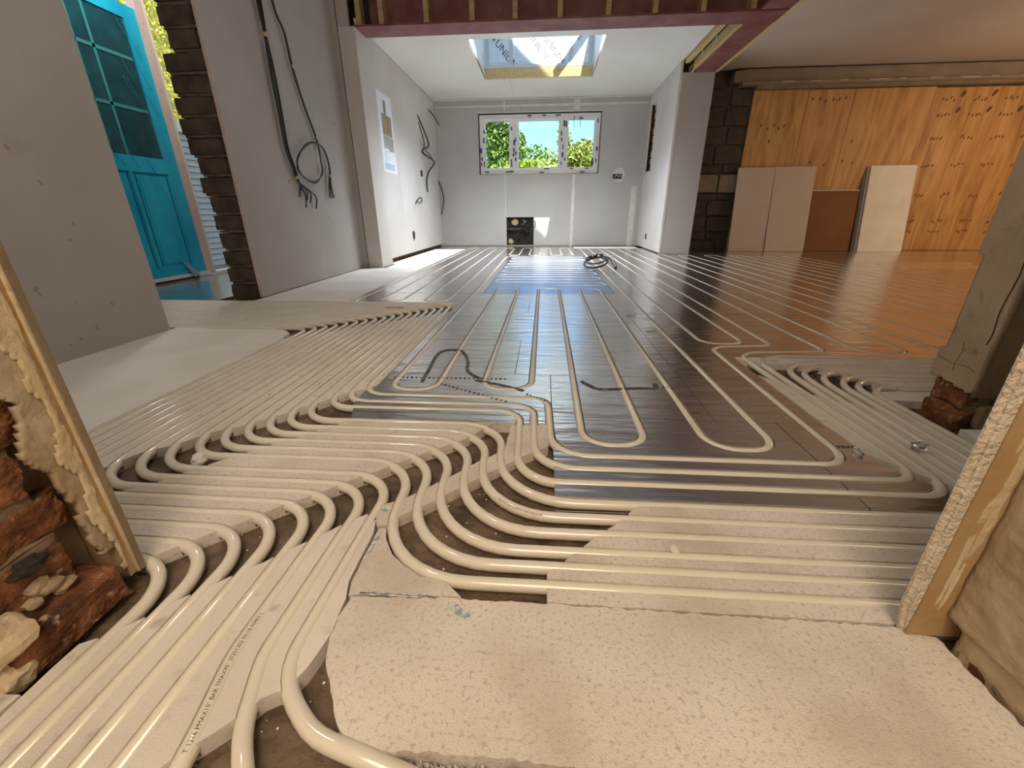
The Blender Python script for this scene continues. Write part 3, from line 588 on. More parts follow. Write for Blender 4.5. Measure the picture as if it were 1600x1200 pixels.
# plywood
for i, (x0, x1, zt, lab) in enumerate(((2.905, 3.648, 2.145, 'leftmost plywood sheet beside the blockwork'), (3.656, 4.262, 2.14, 'narrow plywood sheet second from the left, behind the boards'), (4.270, 5.32, 2.14, 'plywood sheet third from the left, behind the white leaning board'), (5.323, 7.1, 2.125, 'bright knotty plywood sheet next to the pier'))):
    o = tag(empty('plywood_sheet', (x0, 7.19, 0)), lab, 'plywood', 'plywood sheets'); shp = box('sheet', (0, 0, .0), (x1-x0, .018, zt), m_ply, o)
    if i in (0, 1): box('pale_edge', (x1-x0, .005, .3), (x1-x0+.006, .017, 1.75), m_plaster_light, o)
    ks = {0: [(.18, 1.72), (.28, 1.68), (.36, 1.72), (.43, 1.68), (.50, 1.71), (.33, 1.52)], 1: [(.06, 2.03), (.16, 2.03), (.24, 2.0), (.34, 2.02), (.42, 2.02), (.50, 2.04), (.43, 1.2), (.22, 1.24)], 2: [(.12, 1.5), (.06, 1.25), (.2, 1.22)], 3: []}[i]
    for j, (u, z) in enumerate(ks): mark('knot', (u, 0, z), 'y', .025, .05, m_knot, shp, ang=-.25, seed=j+i*10)
    if i == 3:
        rg = random.Random(12)
        for rz in (1.99, 1.80, 1.52, 1.18, .78, .42, .28):
            for c in range(4):
                for j in range(rg.choice((3, 4, 4))): mark('knot', (.13+c*.40+j*.045-rz*.0+rg.uniform(-.008, .008), 0, rz+rg.uniform(-.02, .02)), 'y', .022, rg.uniform(.03, .06), m_knot, shp, ang=-.5, seed=rg.randint(0, 999))
                if rz > 1.7: mark('knot', (.36+c*.40, 0, rz+.06), 'y', .045, .10, m_knot, shp, ang=-.5, seed=c)
# boards leaning on the plywood
def leaning(name, label, x0, x1, h, t, m, y0=6.98, group=None, mats=None):
    o = tag(empty(name, (x0, y0, .002)), label, 'board', group); o.rotation_euler.x = -math.asin(min(.9, (7.165-y0-t)/h))
    box('sheet', (0, 0, 0), (x1-x0, t, h), m, o, .002); return o
leaning('leaning_board', 'white board leaning on the plywood, far left', 2.86, 3.385, 1.185, .02, m_whiteboard, group='boards leaning on plywood')
leaning('leaning_board', 'white board leaning beside the brown sheet, overlapping its neighbour', 3.39, 3.965, 1.195, .02, m_whiteboard, 6.96, 'boards leaning on plywood')
hb = leaning('leaning_board', 'brown hardboard sheet leaning between white boards', 3.93, 4.66, .87, .022, m_hardboard, 7.02, 'boards leaning on plywood'); box('paper_edge', (0, -.001, .858), (.73, .02, .872), m_seam, hb)
wbd = leaning('leaning_board', 'bright white board with dark side edge leaning alone', 4.73, 5.36, 1.20, .02, m_foam_clean, 6.93, 'boards leaning on plywood')
for k in range(3): box('stacked_sheet', (-.03-.008*k, .022+.02*k, 0), (.60, .04+.02*k, 1.195), m_slat, wbd)

# ------------------------------------------------------------------ rough brick pier on the right
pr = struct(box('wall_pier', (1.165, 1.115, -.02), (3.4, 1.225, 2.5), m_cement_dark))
def sheet(name, rows, mfun, m, parent):
    """displaced sheet from a grid of points"""
    nr, nc = len(rows), len(rows[0]); vs_ = [p for r in rows for p in r]
    fs = [(i*nc+j, i*nc+j+1, (i+1)*nc+j+1, (i+1)*nc+j) for i in range(nr-1) for j in range(nc-1)]
    return raw(name, vs_, fs, m, parent, True)
def plate(name, poly, x0, t, m, parent, axis='x', amp=.003, seed=0, step=.015):
    """thick plaster flake: outline in (y,z) [axis x] or (x,z) [axis y], front face at x0, thickness t, roughened"""
    bm = bmesh.new(); slab(bm, ragged(poly, step, amp, seed), 0, abs(t)); 
    for v in bm.verts:
        u, q, k = v.co; n_ = noise.noise(Vector((u*18, q*18, seed)))*amp
        kk = x0+math.copysign(k, t)+n_
        v.co = Vector((kk, u, q)) if axis == 'x' else Vector((u, kk, q))
    bmesh.ops.recalc_face_normals(bm, faces=list(bm.faces)); bmesh.ops.triangulate(bm, faces=[f for f in bm.faces if len(f.verts) > 4])
    return obj(name, bm, m, parent)
PIER_COATS = None
b_ = bmesh.new(); roughbox(b_, (1.150, 1.112, -.02), (1.21, 1.222, .052), .006, 1, 9, 30); obj('brick', b_, m_brick, pr)
b_ = bmesh.new(); roughbox(b_, (1.153, 1.115, .058), (1.21, 1.220, .118), .006, 2, 9, 30); obj('brick', b_, m_brick, pr)
for i in range(3): 
    b_ = bmesh.new(); roughbox(b_, (1.19+i*.21, 1.098, 0), (1.385+i*.21, 1.12, .07), .006, i+5, 3, 16); obj('brick', b_, m_cement_dark, pr)
# ------------------------------------------------------------------ near wall either side of the doorway
nl = struct(box('wall_near_left', (-2.1, .20, -.02), (-.735, .470, 2.6), m_mortar))
box('plasterboard_face', (-2.0, .484, .0), (-.678, .498, 2.6), m_board, nl)
box('board_back_paper', (-.80, .472, .0), (-.681, .484, 2.6), m_paper, nl)
bl_ = bmesh.new(); roughbox(bl_, (-.682, .4855, .0), (-.676, .4965, 1.4), .0008, 3, 6, 30); obj('board_cut_edge', bl_, m_cement_dark, nl)
bl_ = bmesh.new(); roughbox(bl_, (-.684, .4825, .0), (-.6765, .4858, 1.4), .0006, 4, 6, 30); obj('board_arris', bl_, m_plaster_light, nl)
rg = random.Random(21)
# broken brick courses of the reveal
for c in range(9):
    z0 = -.02+c*.073
    for j, (ya, yb_) in enumerate(((.20, .300), (.305, .455))):
        if c in (1, 3) and j == 1: yb_ = .425
        push = rg.uniform(-.012, .012)+(.018 if c == 0 else 0)-(.02 if (c == 2 and j == 1) else 0)
        b_ = bmesh.new(); roughbox(b_, (-.76, ya, z0+.005), (-.689+push, yb_, z0+.067), .008, c*3+j, 11, 30); obj('brick', b_, m_brick, nl)
    b_ = bmesh.new(); roughbox(b_, (-.76, .20, z0+.060), (-.706+rg.uniform(-.006, .006), .43, z0+.079), .008, c+60, 4, 26); obj('mortar_joint', b_, m_mortar, nl)
def coat(name, y0, y1, z0, z1, ny, nz, x0, sgn, mask, m, parent, amp=.006, t=.012, seed=0, axis='x'):
    """crumbling plaster layer: a noisy sheet kept only where mask(u, z) > 0, with thickness"""
    bm = bmesh.new(); off = Vector((seed*3.1, seed*1.7, seed*.9)); G = {}
    def P(u, z):
        n_ = noise.noise(Vector((u*22, z*22, 0))+off)*amp+noise.noise(Vector((u*70, z*70, 2))+off)*amp*.35
        return Vector((x0+sgn*n_, u, z)) if axis == 'x' else Vector((u, x0+sgn*n_, z))
    def V(i, j):
        if (i, j) not in G: G[i, j] = bm.verts.new(P(y0+(y1-y0)*i/ny+.002*noise.noise(Vector((i*.9, j*.9, seed))), z0+(z1-z0)*j/nz+.002*noise.noise(Vector((i*.9, j*.9, seed+5)))))
        return G[i, j]
    for i in range(ny):
        for j in range(nz):
            u, z = y0+(y1-y0)*(i+.5)/ny, z0+(z1-z0)*(j+.5)/nz
            e = noise.noise(Vector((u*15, z*13, 7))+off)*.6+noise.noise(Vector((u*38, z*30, 3))+off)*.16
            if mask(u, z)+e > 0: bm.faces.new([V(i, j), V(i+1, j), V(i+1, j+1), V(i, j+1)])
    r = bmesh.ops.extrude_face_region(bm, geom=list(bm.faces))
    for v in r['geom']:
        if isinstance(v, bmesh.types.BMVert):
            if axis == 'x': v.co.x -= sgn*t
            else: v.co.y -= sgn*t
    bmesh.ops.recalc_face_normals(bm, faces=list(bm.faces)); o = obj(name, bm, m, parent, True); return o
coat('plaster_coat', .20, .479, .0, .60, 62, 120, -.684, 1, lambda u, z: (u-.442)*17+(z-.14)*1.2-(3 if z < .065 else 0) if z < .33 else (u-.435)*16+(z-.33)*9, m_plaster, nl, .004, .010, 1)
coat('plaster_coat', .20, .479, .60, 1.5, 20, 30, -.684, 1, lambda u, z: 2, m_plaster, nl, .005, .022, 1)
coat('plaster_skim', .20, .476, .02, .60, 56, 110, -.6795, 1, lambda u, z: (u-.447)*18-.15+(z-.25)*1.2, m_plaster_light, nl, .0025, .004, 2)
for z, h in ((.25, .16), (.34, .2), (.16, .09), (.47, .25)): plate('paper_tear', [(.4735, z), (.4765, z+.01), (.477, z+h), (.4725, z+h*.9)], -.6795, -.004, m_plaster_light, nl, seed=int(z*100), amp=.0012, step=.008)
lb = bmesh.new(); lump(lb, (-.680, .316, .056), (.022, .030, .034), .45, 3, 3, 1.7); tag(obj('mortar_lump', lb, m_plaster_light), 'pale round lump of mortar at the foot of broken jamb', 'stone')
lb = bmesh.new(); lump(lb, (-.684, .305, .004), (.020, .026, .026), .4, 9, 3, 2); tag(obj('mortar_lump', lb, m_plaster_light), 'lower pale mortar lump under the round one', 'stone')
for i, (y, z, s) in enumerate(((.385, .075, .012), (.375, .085, .009), (.40, .06, .010), (.365, .065, .008))):
    b_ = bmesh.new(); lump(b_, (-.695, y, z), (s, s*1.5, s), .5, i+20, 2, 2); obj('mortar_fragment', b_, m_plaster, nl)
b_ = bmesh.new(); lump(b_, (-.688, .375, .122), (.012, .022, .010), .7, 4, 3); obj('hollow', b_, m_dark, nl)

nr = struct(box('wall_near_right', (.60, .18, -.02), (1.9, .435, 2.6), m_mortar))
box('plasterboard_face', (.60, .452, .0), (1.9, .464, 2.6), m_board, nr)
b_ = bmesh.new(); roughbox(b_, (.517, .4525, .002), (.60, .4635, 1.6), .0007, 5, 6, 30)
for v in b_.verts:
    if v.co.x < .53 and v.co.y > .458: v.co.x -= .006+.003*noise.noise(v.co*60)
obj('board_core', b_, m_core, nr)
b_ = bmesh.new(); addbox(b_, (.5275, .4505, .002), (.60, .4523, 1.6)); obj('board_back_paper', b_, m_paper, nr)
coat('plaster_coat', .18, .4495, .045, .50, 60, 95, .566, -1, lambda u, z: 1.3+(z-.10)*4+(u-.43)*3, m_plaster, nr, .004, .03, 4)
coat('plaster_coat', .18, .4495, .50, 1.6, 15, 30, .566, -1, lambda u, z: 2, m_plaster, nr, .004, .03, 4)
coat('plaster_skim', .18, .440, -.02, .12, 60, 34, .584, -1, lambda u, z: .35-(z-.03)*3-(u-.40)*9, m_plaster_light, nr, .004, .02, 9)
for i, (z, h, x) in enumerate(((.06, .20, .545), (.09, .30, .553), (.16, .35, .558), (.30, .30, .545), (.05, .12, .551))): plate('paper_tear', [(x, z), (x+.004, z+.01), (x+.008, z+h), (x-.002, z+h*.8)], .4502, .0015, m_plaster_light, nr, 'y', .0009, i, .01)
b_ = bmesh.new(); roughbox(b_, (.585, .30, -.02), (.64, .42, .045), .010, 5, 4, 24); obj('brick', b_, m_brick, nr)
tri = bmesh.new(); slab(tri, [(.579, .36), (.592, .415), (.60, .33), (.60, .22), (.581, .26)], -.006, .0); 
tag(obj('plaster_shard', tri, m_plaster), 'broken plaster shard lying by the foot of right jamb', 'rubble')
b_ = bmesh.new(); lump(b_, (.588, .425, -.012), (.012, .012, .012), .5, 3); tag(obj('rubble_stone', b_, m_plaster), 'small stone in the gap beside the right jamb', 'stone')

# render on the pier: one coat on the end, a darker one on the side towards the camera
def pier_mask(u, z):
    if u > 1.213 and .20 < z < .455: return -2
    return 1.2 if z > .125 else (z-.112)*40
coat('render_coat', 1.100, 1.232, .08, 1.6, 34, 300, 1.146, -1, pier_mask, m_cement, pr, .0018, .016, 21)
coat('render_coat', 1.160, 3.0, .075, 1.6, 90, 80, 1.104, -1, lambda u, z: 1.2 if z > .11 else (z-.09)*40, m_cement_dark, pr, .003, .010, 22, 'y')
for i, P in enumerate(([(1.113, .62), (1.106, .55), (1.115, .48), (1.109, .42), (1.116, .33), (1.110, .27), (1.114, .24)], [(1.17, .23), (1.166, .20), (1.172, .17), (1.168, .15)], [(1.225, .175), (1.18, .168), (1.14, .172), (1.11, .165)])):
    wire('crack', [(1.1445, u, z) for u, z in P], .0011 if i == 0 else .0005, m_dark, pr, 4, 5)
box('recess_face', (1.160, 1.213, .20), (1.1605, 1.230, .455), m_cement_dark, pr)

# hall behind the camera, and the side room's near wall
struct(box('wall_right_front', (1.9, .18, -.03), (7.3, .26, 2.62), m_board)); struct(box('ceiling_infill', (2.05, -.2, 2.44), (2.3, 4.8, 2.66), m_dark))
struct(box('wall_hall_left', (-1.5, -1.6, -.03), (-1.4, .20, 2.6), m_boardw)); struct(box('wall_hall_right', (1.4, -1.6, -.03), (1.5, .18, 2.6), m_boardw)); struct(box('wall_hall_back', (-1.5, -1.7, -.03), (1.5, -1.6, 2.6), m_boardw)); struct(box('ceiling_hall', (-1.5, -1.7, 2.6), (1.5, .20, 2.64), m_boardw))

# ------------------------------------------------------------------ utility doorway: film-covered door, frame, outside
dr = struct(empty('door_1', (-3.40, 3.3, .03))); dr['label'] = 'white panelled door wrapped in blue protective film'
def db(n, a, b, m, bev=0): return box(n, a, b, m, dr, bev)
Y0, Y1 = -.05, .765                                  # leaf runs along Y; local origin y=3.3
frame_bm = bmesh.new()
def stile(n, y0, y1, z0, z1, m=m_film, d0=0, d1=.045): return box(n, (-d1, y0, z0), (d0, y1, z1), m, dr)
stile('stile', .635, .765, 0.02, 2.10); stile('stile', -.05, .14, .02, 2.10); stile('bottom_rail', .14, .635, .02, .09); stile('lock_rail', .14, .635, .875, .995); stile('top_rail', .14, .635, 2.0, 2.10)
stile('panel', .14, .245, .09, .875, m_film, -.010); stile('panel', .275, .635, .09, .875, m_film, -.010); stile('muntin', .245, .275, .09, .875)
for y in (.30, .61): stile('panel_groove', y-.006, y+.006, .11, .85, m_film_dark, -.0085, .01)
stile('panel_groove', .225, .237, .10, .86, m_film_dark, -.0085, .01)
stile('raised_field', .325, .585, .13, .83, m_film, -.004, .03)
stile('glass_pane', .14, .635, .995, 2.0, m_film_glass, -.012, .03)
for y in (.155, .295): stile('glazing_bar', y-.011, y+.011, .995, 2.0, m_film_bar, -.006, .03)
for z in (1.352, 1.72): stile('glazing_bar', .14, .615, z-.012, z+.012, m_film_bar, -.006, .03)
rg = random.Random(17)
for i in range(22):
    z = rg.uniform(.1, .95) if i < 12 else rg.uniform(1.0, 1.95); y = rg.uniform(.10, .74) if i < 12 else rg.uniform(.55, .72); l = rg.uniform(.06, .28)
    wire('film_crease', [(.004, y, z), (.006, y-l*.25, z+l*.5), (.004, y-l*.42, z+l)], .0016, m_film_bar, dr, 3, 4)
b_ = bmesh.new(); slab(b_, ragged([(.05, .0), (.55, .02), (.60, .06), (.30, .05), (.06, .06)], .03, .006, 3), .0, .012)
for v in b_.verts: v.co = Vector((.006+v.co.z+.008*noise.noise(v.co*20), v.co.x, v.co.y-.0))
bmesh.ops.recalc_face_normals(b_, faces=list(b_.faces)); obj('loose_film', b_, m_film, dr)
raw('torn_flap', [(.01, .49, .16), (.05, .60, .02), (.06, .54, -.02), (.03, .66, .0), (.02, .55, .10)], [(0, 4, 1), (0, 1, 2), (4, 3, 1)], m_torn, dr)
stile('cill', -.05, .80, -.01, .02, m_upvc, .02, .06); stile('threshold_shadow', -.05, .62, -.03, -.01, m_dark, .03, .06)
fr = struct(empty('trim_1', (-3.40, 4.10, 0)))
box('frame_post', (-.06, -.035, .02), (.012, .052, 2.25), m_upvc_pink, fr); box('frame_lip', (-.06, .052, .02), (.02, .062, 2.25), m_upvc, fr); box('frame_cill', (-.10, .062, .0), (.03, 1.5, .03), m_upvc, fr)
for z in (.28, .35, .6, .98, 1.15, 1.36, 1.58, 1.70, 1.86, 2.05): mark('screw_hole', (.012, .01, z), 'x', .014, .014, m_scuff, fr, seed=int(z*10))
struct(box('wall_utility_outer', (-3.50, 1.5, -.03), (-3.42, 3.24, 2.62), m_board)); struct(box('wall_utility_far', (-3.5, 5.62, -.03), (-2.25, 5.72, 2.62), m_board)); struct(box('ceiling_utility', (-3.5, 4.7, 2.62), (-1.9, 5.72, 2.66), m_board))

# ------------------------------------------------------------------ cables and fittings
cb = tag(empty('cable_bundle', (-2.035, 3.55, 0)), 'thick bundle of black cables hanging down the left wall', 'cable', 'black cables')
rg = random.Random(30)
for i in range(6):
    o1, o2 = rg.uniform(-.013, .013), rg.uniform(0, .012); e = [(.10, .75), (.16, .68), (.22, .66), (.29, .615), (.13, .62), (.05, .70)][i]
    P = [(o2, o1-.01, 2.62), (o2, o1*1.6-.005, 1.95), (o2, o1*.4, 1.76), (o2, o1*1.9, 1.55), (o2, o1*1.7+.002, 1.30), (o2, o1*1.2+.004, 1.05), (o2, .05+o1, .92), (o2, .085+o1*.4, .82), (o2+.006, e[0]+.02, .5*(e[1]+.82)), (o2+.004, e[0], e[1])]
    wire('cable', P, .0058, m_black, cb)
for y, z in ((0, 1.76), (.072, .845)): wire('tape_band', [(.006, y, z+.012), (.006, y+.002, z-.012)], .018, m_tape, cb, 1, 8)
c2 = tag(empty('cable_bundle', (-2.035, 3.74, 0)), 'thinner pair of black cables ending in an open loop', 'cable', 'black cables')
for i in range(3):
    k = .007*(i-1)
    P = [(.004, -.05+k, 2.62), (.004, -.005+k, 2.02), (.004, .086+k, 1.864), (.004, .12+k*1.4, 1.655), (.004, .20+k, 1.43), (.006, .324+k, 1.18), (.008, .335, 1.02+k), (.008, .33+k, .917), (.008, .185, .83+k), (.008, .03+k, .845), (.010, -.075-k, .907), (.010, -.04+k, 1.005), (.012, .13, 1.115+k), (.012, .30+k, 1.146), (.010, .43+k, 1.105), (.008, .482+k, .97), (.008, .44+k*3, .82), (.006, .445+k*6, .71)]
    wire('cable', P, .0055, m_black, c2)
for y, z in ((.12, 1.655), (.324, 1.19), (.462, .90)): wire('tape_band', [(.006, y-.001, z+.012), (.006, y+.002, z-.012)], .012, m_tape, c2, 1, 8)
def wcable(label, P, r=.006):
    return tag(wire('loose_cable', P, r, m_black), label, 'cable', 'loose cables in the extension')
wcable('long twisting black cable hanging from the extension left wall', [(-1.925, 7.07, 1.93), (-1.90, 7.22, 1.80), (-1.88, 7.40, 1.66), (-1.88, 7.42, 1.56), (-1.89, 7.16, 1.50), (-1.88, 7.05, 1.43), (-1.86, 7.30, 1.40), (-1.86, 7.68, 1.36), (-1.88, 7.34, 1.20), (-1.89, 7.2, 1.05), (-1.9, 7.25, .90)], .012)
wcable('thinner cable strand hanging beside the twisting one', [(-1.925, 7.10, 1.85), (-1.90, 7.24, 1.62), (-1.89, 7.22, 1.52), (-1.875, 7.45, 1.45), (-1.87, 7.7, 1.38)], .007)
wcable('short black cable sticking out high near the back corner', [(-1.925, 7.75, 2.13), (-1.88, 7.85, 2.08), (-1.83, 7.98, 1.98), (-1.80, 8.0, 1.95)], .008)
wcable('bowed black cable low in the back left corner', [(-1.925, 8.12, 1.12), (-1.86, 8.08, .98), (-1.83, 8.05, .80), (-1.88, 8.08, .60), (-1.90, 8.09, .57)], .010)
wcable('small looped cable end low on the extension left wall', [(-1.925, 6.58, .70), (-1.90, 6.62, .76), (-1.88, 6.74, .80), (-1.88, 6.78, .75), (-1.89, 6.68, .72), (-1.9, 6.6, .745)], .008)
def backbox(label, parent_loc, axis, w_, h):
    o = tag(empty('socket_box', parent_loc), label, 'socket', 'recessed socket boxes')
    if axis == 'x': frame = [((0, -w_/2, -h/2), (.002, w_/2, h/2), m_dark), ((.001, -w_/2-.008, -h/2), (.004, -w_/2, h/2), m_grey_steel), ((.001, w_/2, -h/2), (.004, w_/2+.008, h/2), m_grey_steel)]
    elif axis == '-x': frame = [((-.002, -w_/2, -h/2), (0, w_/2, h/2), m_dark), ((-.004, -w_/2-.008, -h/2), (-.001, -w_/2, h/2), m_grey_steel), ((-.004, w_/2, -h/2), (-.001, w_/2+.008, h/2), m_grey_steel)]
    else: frame = [((-w_/2, -.003, -h/2), (w_/2, 0, h/2), m_dark), ((-w_/2-.008, -.004, -h/2), (-w_/2, -.001, h/2), m_grey_steel), ((w_/2, -.004, -h/2), (w_/2+.008, -.001, h/2), m_grey_steel)]
    box('recess', frame[0][0], frame[0][1], frame[0][2], o)
    for f in frame[1:]: box('metal_side', f[0], f[1], f[2], o)
    return o
sb = backbox('double socket box with wires right of the window', (1.242, 8.15, 1.155), 'y', .15, .075)
for k in range(3): wire('wire', [(-.05+.04*k, -.004, -.02), (-.02+.03*k, -.02, .02), (.02+.02*k, -.015, -.01)], .005, m_upvc if k != 1 else m_black, sb)
mark('filler_patch', (.03, .0, .03), 'y', .24, .26, m_seam, sb, .0012, seed=4)
backbox('small dark socket box on the extension left wall', (-1.925, 7.05, 1.15), 'x', .11, .085)
backbox('small dark socket box low on the right return wall', (1.68, 7.43, .20), '-x', .09, .085)
ov = tag(empty('wall_hole', (-1.925, 6.36, .275)), 'dark oval hole low in the extension left wall', 'opening'); mark('hole', (0, 0, 0), 'x', .15, .15, m_dark, ov, .002, seed=3)

# printed sheet on the wall
po = tag(empty('wall_poster', (-1.9245, 5.40, 1.04)), 'tall white printed sheet with brown pictures pinned to the wall', 'poster')
box('paper', (0, 0, 0), (.002, .48, .83), m_paperw, po)
for a, b, m in (((.19, .62), (.27, .76), m_photo1), ((.10, .40), (.22, .62), m_photo1), ((.22, .40), (.42, .62), m_photo2), ((.10, .26), (.25, .395), m_photo3), ((.26, .24), (.45, .395), m_photo3), ((.06, .03), (.40, .10), m_line), ((.13, .115), (.15, .23), m_line)): box('print', (.002, a[0], a[1]), (.003, b[0], b[1]), m, po)

# black hose coil on the foil
co = tag(empty('cable_coil', (.60, 4.95, .0)), 'coil of thick black cable lying on the foil', 'cable'); co.scale = (.74, .80, .72); co.location.y = 4.88
ring = [(.0+.17*math.cos(t)-.03, .22*math.sin(t)*.9-.05, .02+.055*(1+math.sin(t*1.0+.6))) for t in [i*.45 for i in range(15)]]
wire('coil', ring, .016, m_black, co); ring2 = [(x*.92+.01, y*.85+.03, z+.05) for x, y, z in ring[2:14]]; wire('coil', ring2, .014, m_black, co)
wire('tail', [(-.12, .10, .14), (.0, .16, .16), (.08, .14, .15), (.19, .02, .13), (.235, -.12, .06), (.245, -.2, .012)], .022, m_black, co)
for k in range(4): lb = bmesh.new(); lump(lb, (-.07+.05*k, .12, .15+.01*(k % 2)), (.028, .02, .02), .3, k, 1); obj('tape_knot', lb, m_black if k % 2 else m_tape, co)

# marker strokes and prints on the foil, chalk on the foam
def stroke(name, pts, w_, m, parent, label=None, z=.0016):
    P = [Vector((*p, 0)) for p in pts]; P = spline(P, 5); bm = bmesh.new(); ribbon(bm, [(p.x, p.y) for p in P], w_/2, z-.0012, z); o = obj(name, bm, m, parent)
    bmesh_fix(o)
    if label: o['label'] = label
    return o
def bmesh_fix(o):
    b = bmesh.new(); b.from_mesh(o.data); bmesh.ops.recalc_face_normals(b, faces=list(b.faces)); b.to_mesh(o.data); b.free()
stroke('marker_line', [(-.43, 1.36), (-.44, 1.50), (-.45, 1.66), (-.43, 1.73), (-.37, 1.74), (-.33, 1.68), (-.30, 1.58), (-.29, 1.50), (-.26, 1.44), (-.22, 1.40)], .012, m_marker, floor, 'black marker loop on the foil')
stroke('marker_line', [(-.24, 1.385), (-.17, 1.36), (-.10, 1.325), (-.06, 1.30)], .010, m_marker, floor)
stroke('marker_line', [(.145, 1.40), (.17, 1.36), (.20, 1.33), (.27, 1.335), (.34, 1.345), (.395, 1.35), (.40, 1.39)], .014, m_marker, floor, 'black marker tick on the foil')
rg = random.Random(40)
def dotted(x0, y0, x1, y1, n):
    bm = bmesh.new()
    for i in range(n):
        t = i/n; x = x0+(x1-x0)*t; y = y0+(y1-y0)*t; h = rg.uniform(.004, .009); addbox(bm, (x, y-h/2, .0002), (x+.008, y+h/2, .0012))
    o = obj('printed_line', bm, m_marker, floor); o['kind'] = 'stuff'
dotted(-.55, 1.40, -.12, 1.405, 26); dotted(-.36, 1.345, -.10, 1.20, 16); dotted(-.05, 1.27, .02, 1.21, 6); dotted(.42, 1.36, .47, 1.34, 4); dotted(.765, .985, .815, .985, 4)
def chalk(label, poly, seed, z=.001):
    b_ = bmesh.new(); slab(b_, ragged(poly, .006, .0015, seed), z-.0008, z); tag(obj('chalk_mark', b_, m_blue_paint), label, 'paint mark', 'blue chalk marks')
chalk('long blue chalk streak on the small foam piece', [(-.3035, .603), (-.296, .600), (-.298, .56), (-.302, .52), (-.3045, .522)], 1)
chalk('blue chalk smear along the front edge of small foam piece', [(-.29, .466), (-.27, .464), (-.20, .462), (-.16, .466), (-.20, .4685), (-.27, .4685)], 2)
chalk('blue chalk dabs at the left end of the diagonal rib', [(-.325, .668), (-.31, .677), (-.298, .672), (-.315, .655)], 3)
chalk('grey blue chalk smear on the corner of big foam board', [(-.145, .462), (-.12, .455), (-.10, .44), (-.095, .43), (-.12, .437), (-.14, .452)], 4)

# crumbs and scraps
def crumb(name, label, c, s, m, cat='rubble', group=None, seed=0, sub=2, amp=.4):
    b_ = bmesh.new(); lump(b_, c, s, amp, seed, sub, 2.2); return tag(obj(name, b_, m), label, cat, group)
crumb('foam_chunk', 'white foam chunk lying inside the third bend of the left trench', (-.865, .845, -.014), (.020, .022, .014), m_foam_clean, seed=1, amp=.6)
crumb('foam_scrap', 'flat foam scrap at the bottom edge under the big board', (-.075, .248, -.018), (.022, .010, .009), m_foam, seed=2)
crumb('foam_scrap', 'pale foam scrap standing against the big board front edge', (-.018, .252, -.014), (.012, .008, .013), m_foam, seed=3)
crumb('foam_scrap', 'small ragged foam crumb off the rounded corner', (-.175, .250, -.020), (.008, .005, .006), m_foam, seed=4)
crumb('foam_scrap', 'white foam nub lying on the grooved board near the right jamb', (.245, .592, .003), (.009, .012, .006), m_foam, seed=5)
b_ = bmesh.new(); lump(b_, (.955, .975, .012), (.022, .018, .014), .5, 6, 1); tag(obj('clear_plastic_scrap', b_, m_clear), 'crumpled clear plastic scrap on grooved foam by the right jamb', 'plastic')
b_ = bmesh.new(); lump(b_, (.795, .955, .006), (.006, .022, .008), .4, 8, 1); tag(obj('clear_plastic_scrap', b_, m_clear), 'sliver of clear plastic beside the foil pipe bend', 'plastic')
rg = random.Random(50); bm = bmesh.new()
zones = [((-.62, .40), (-.35, .66)), ((-.30, .50), (.02, .86)), ((-1.0, .76), (-.62, 1.2)), ((-.37, .22), (-.27, .45)), ((-.30, .20), (.1, .26)), ((-.33, .68), (-.1, 1.0)), ((.9, 1.3), (1.1, 1.55))]
for i in range(150):
    (x0, y0), (x1, y1) = zones[i % len(zones)]; s = rg.uniform(.0007, .0022); t = bmesh.ops.create_icosphere(bm, subdivisions=1, radius=1)
    c = Vector((rg.uniform(x0, x1), rg.uniform(y0, y1), -.0258))
    for v in t['verts']: v.co = c+Vector((v.co.x*s*rg.uniform(.7, 1.4), v.co.y*s*1.3, v.co.z*s*.6))
tag(obj('foam_crumbs', bm, m_foam_clean), 'tiny white foam crumbs scattered over the bare trench floor', 'crumbs', kind='stuff')
rg = random.Random(51); bm = bmesh.new()
for i in range(120):
    e = rg.random(); x = -.204+(.25+.204)*e; y = .2625-.004*rg.random()-(.006 if e > .7 else 0); s = rg.uniform(.0015, .0035); t = bmesh.ops.create_icosphere(bm, subdivisions=1, radius=s)
    for v in t['verts']: v.co += Vector((x, y, rg.uniform(-.026, -.012)))
tag(obj('foam_beads', bm, m_foam), 'torn foam beads fringing the front edge of the big board', 'crumbs', kind='stuff')
sp = tag(box('timber_splinter', (-1.02, 2.60, .0), (-.90, 2.612, .006), m_timber), 'thin wooden splinter lying on the far grooved foam board', 'splinter'); 
rg = random.Random(52)
for i, (x, y, a) in enumerate(((.52, 2.45, .3), (.60, 2.40, -.5), (.64, 1.95, .6), (.56, 2.12, .2))):
    o = box('foil_shaving', (-.03, -.004, 0), (.03, .004, .003), m_foil); o.location = (x, y, .002); o.rotation_euler.z = a
    tag(o, ['long foil shaving beside the marked seam', 'foil shaving crossing near the pipe bend', 'nearest foil shaving by the right pipe loop', 'foil shaving lying on the seam'][i], 'scrap', 'foil shavings')

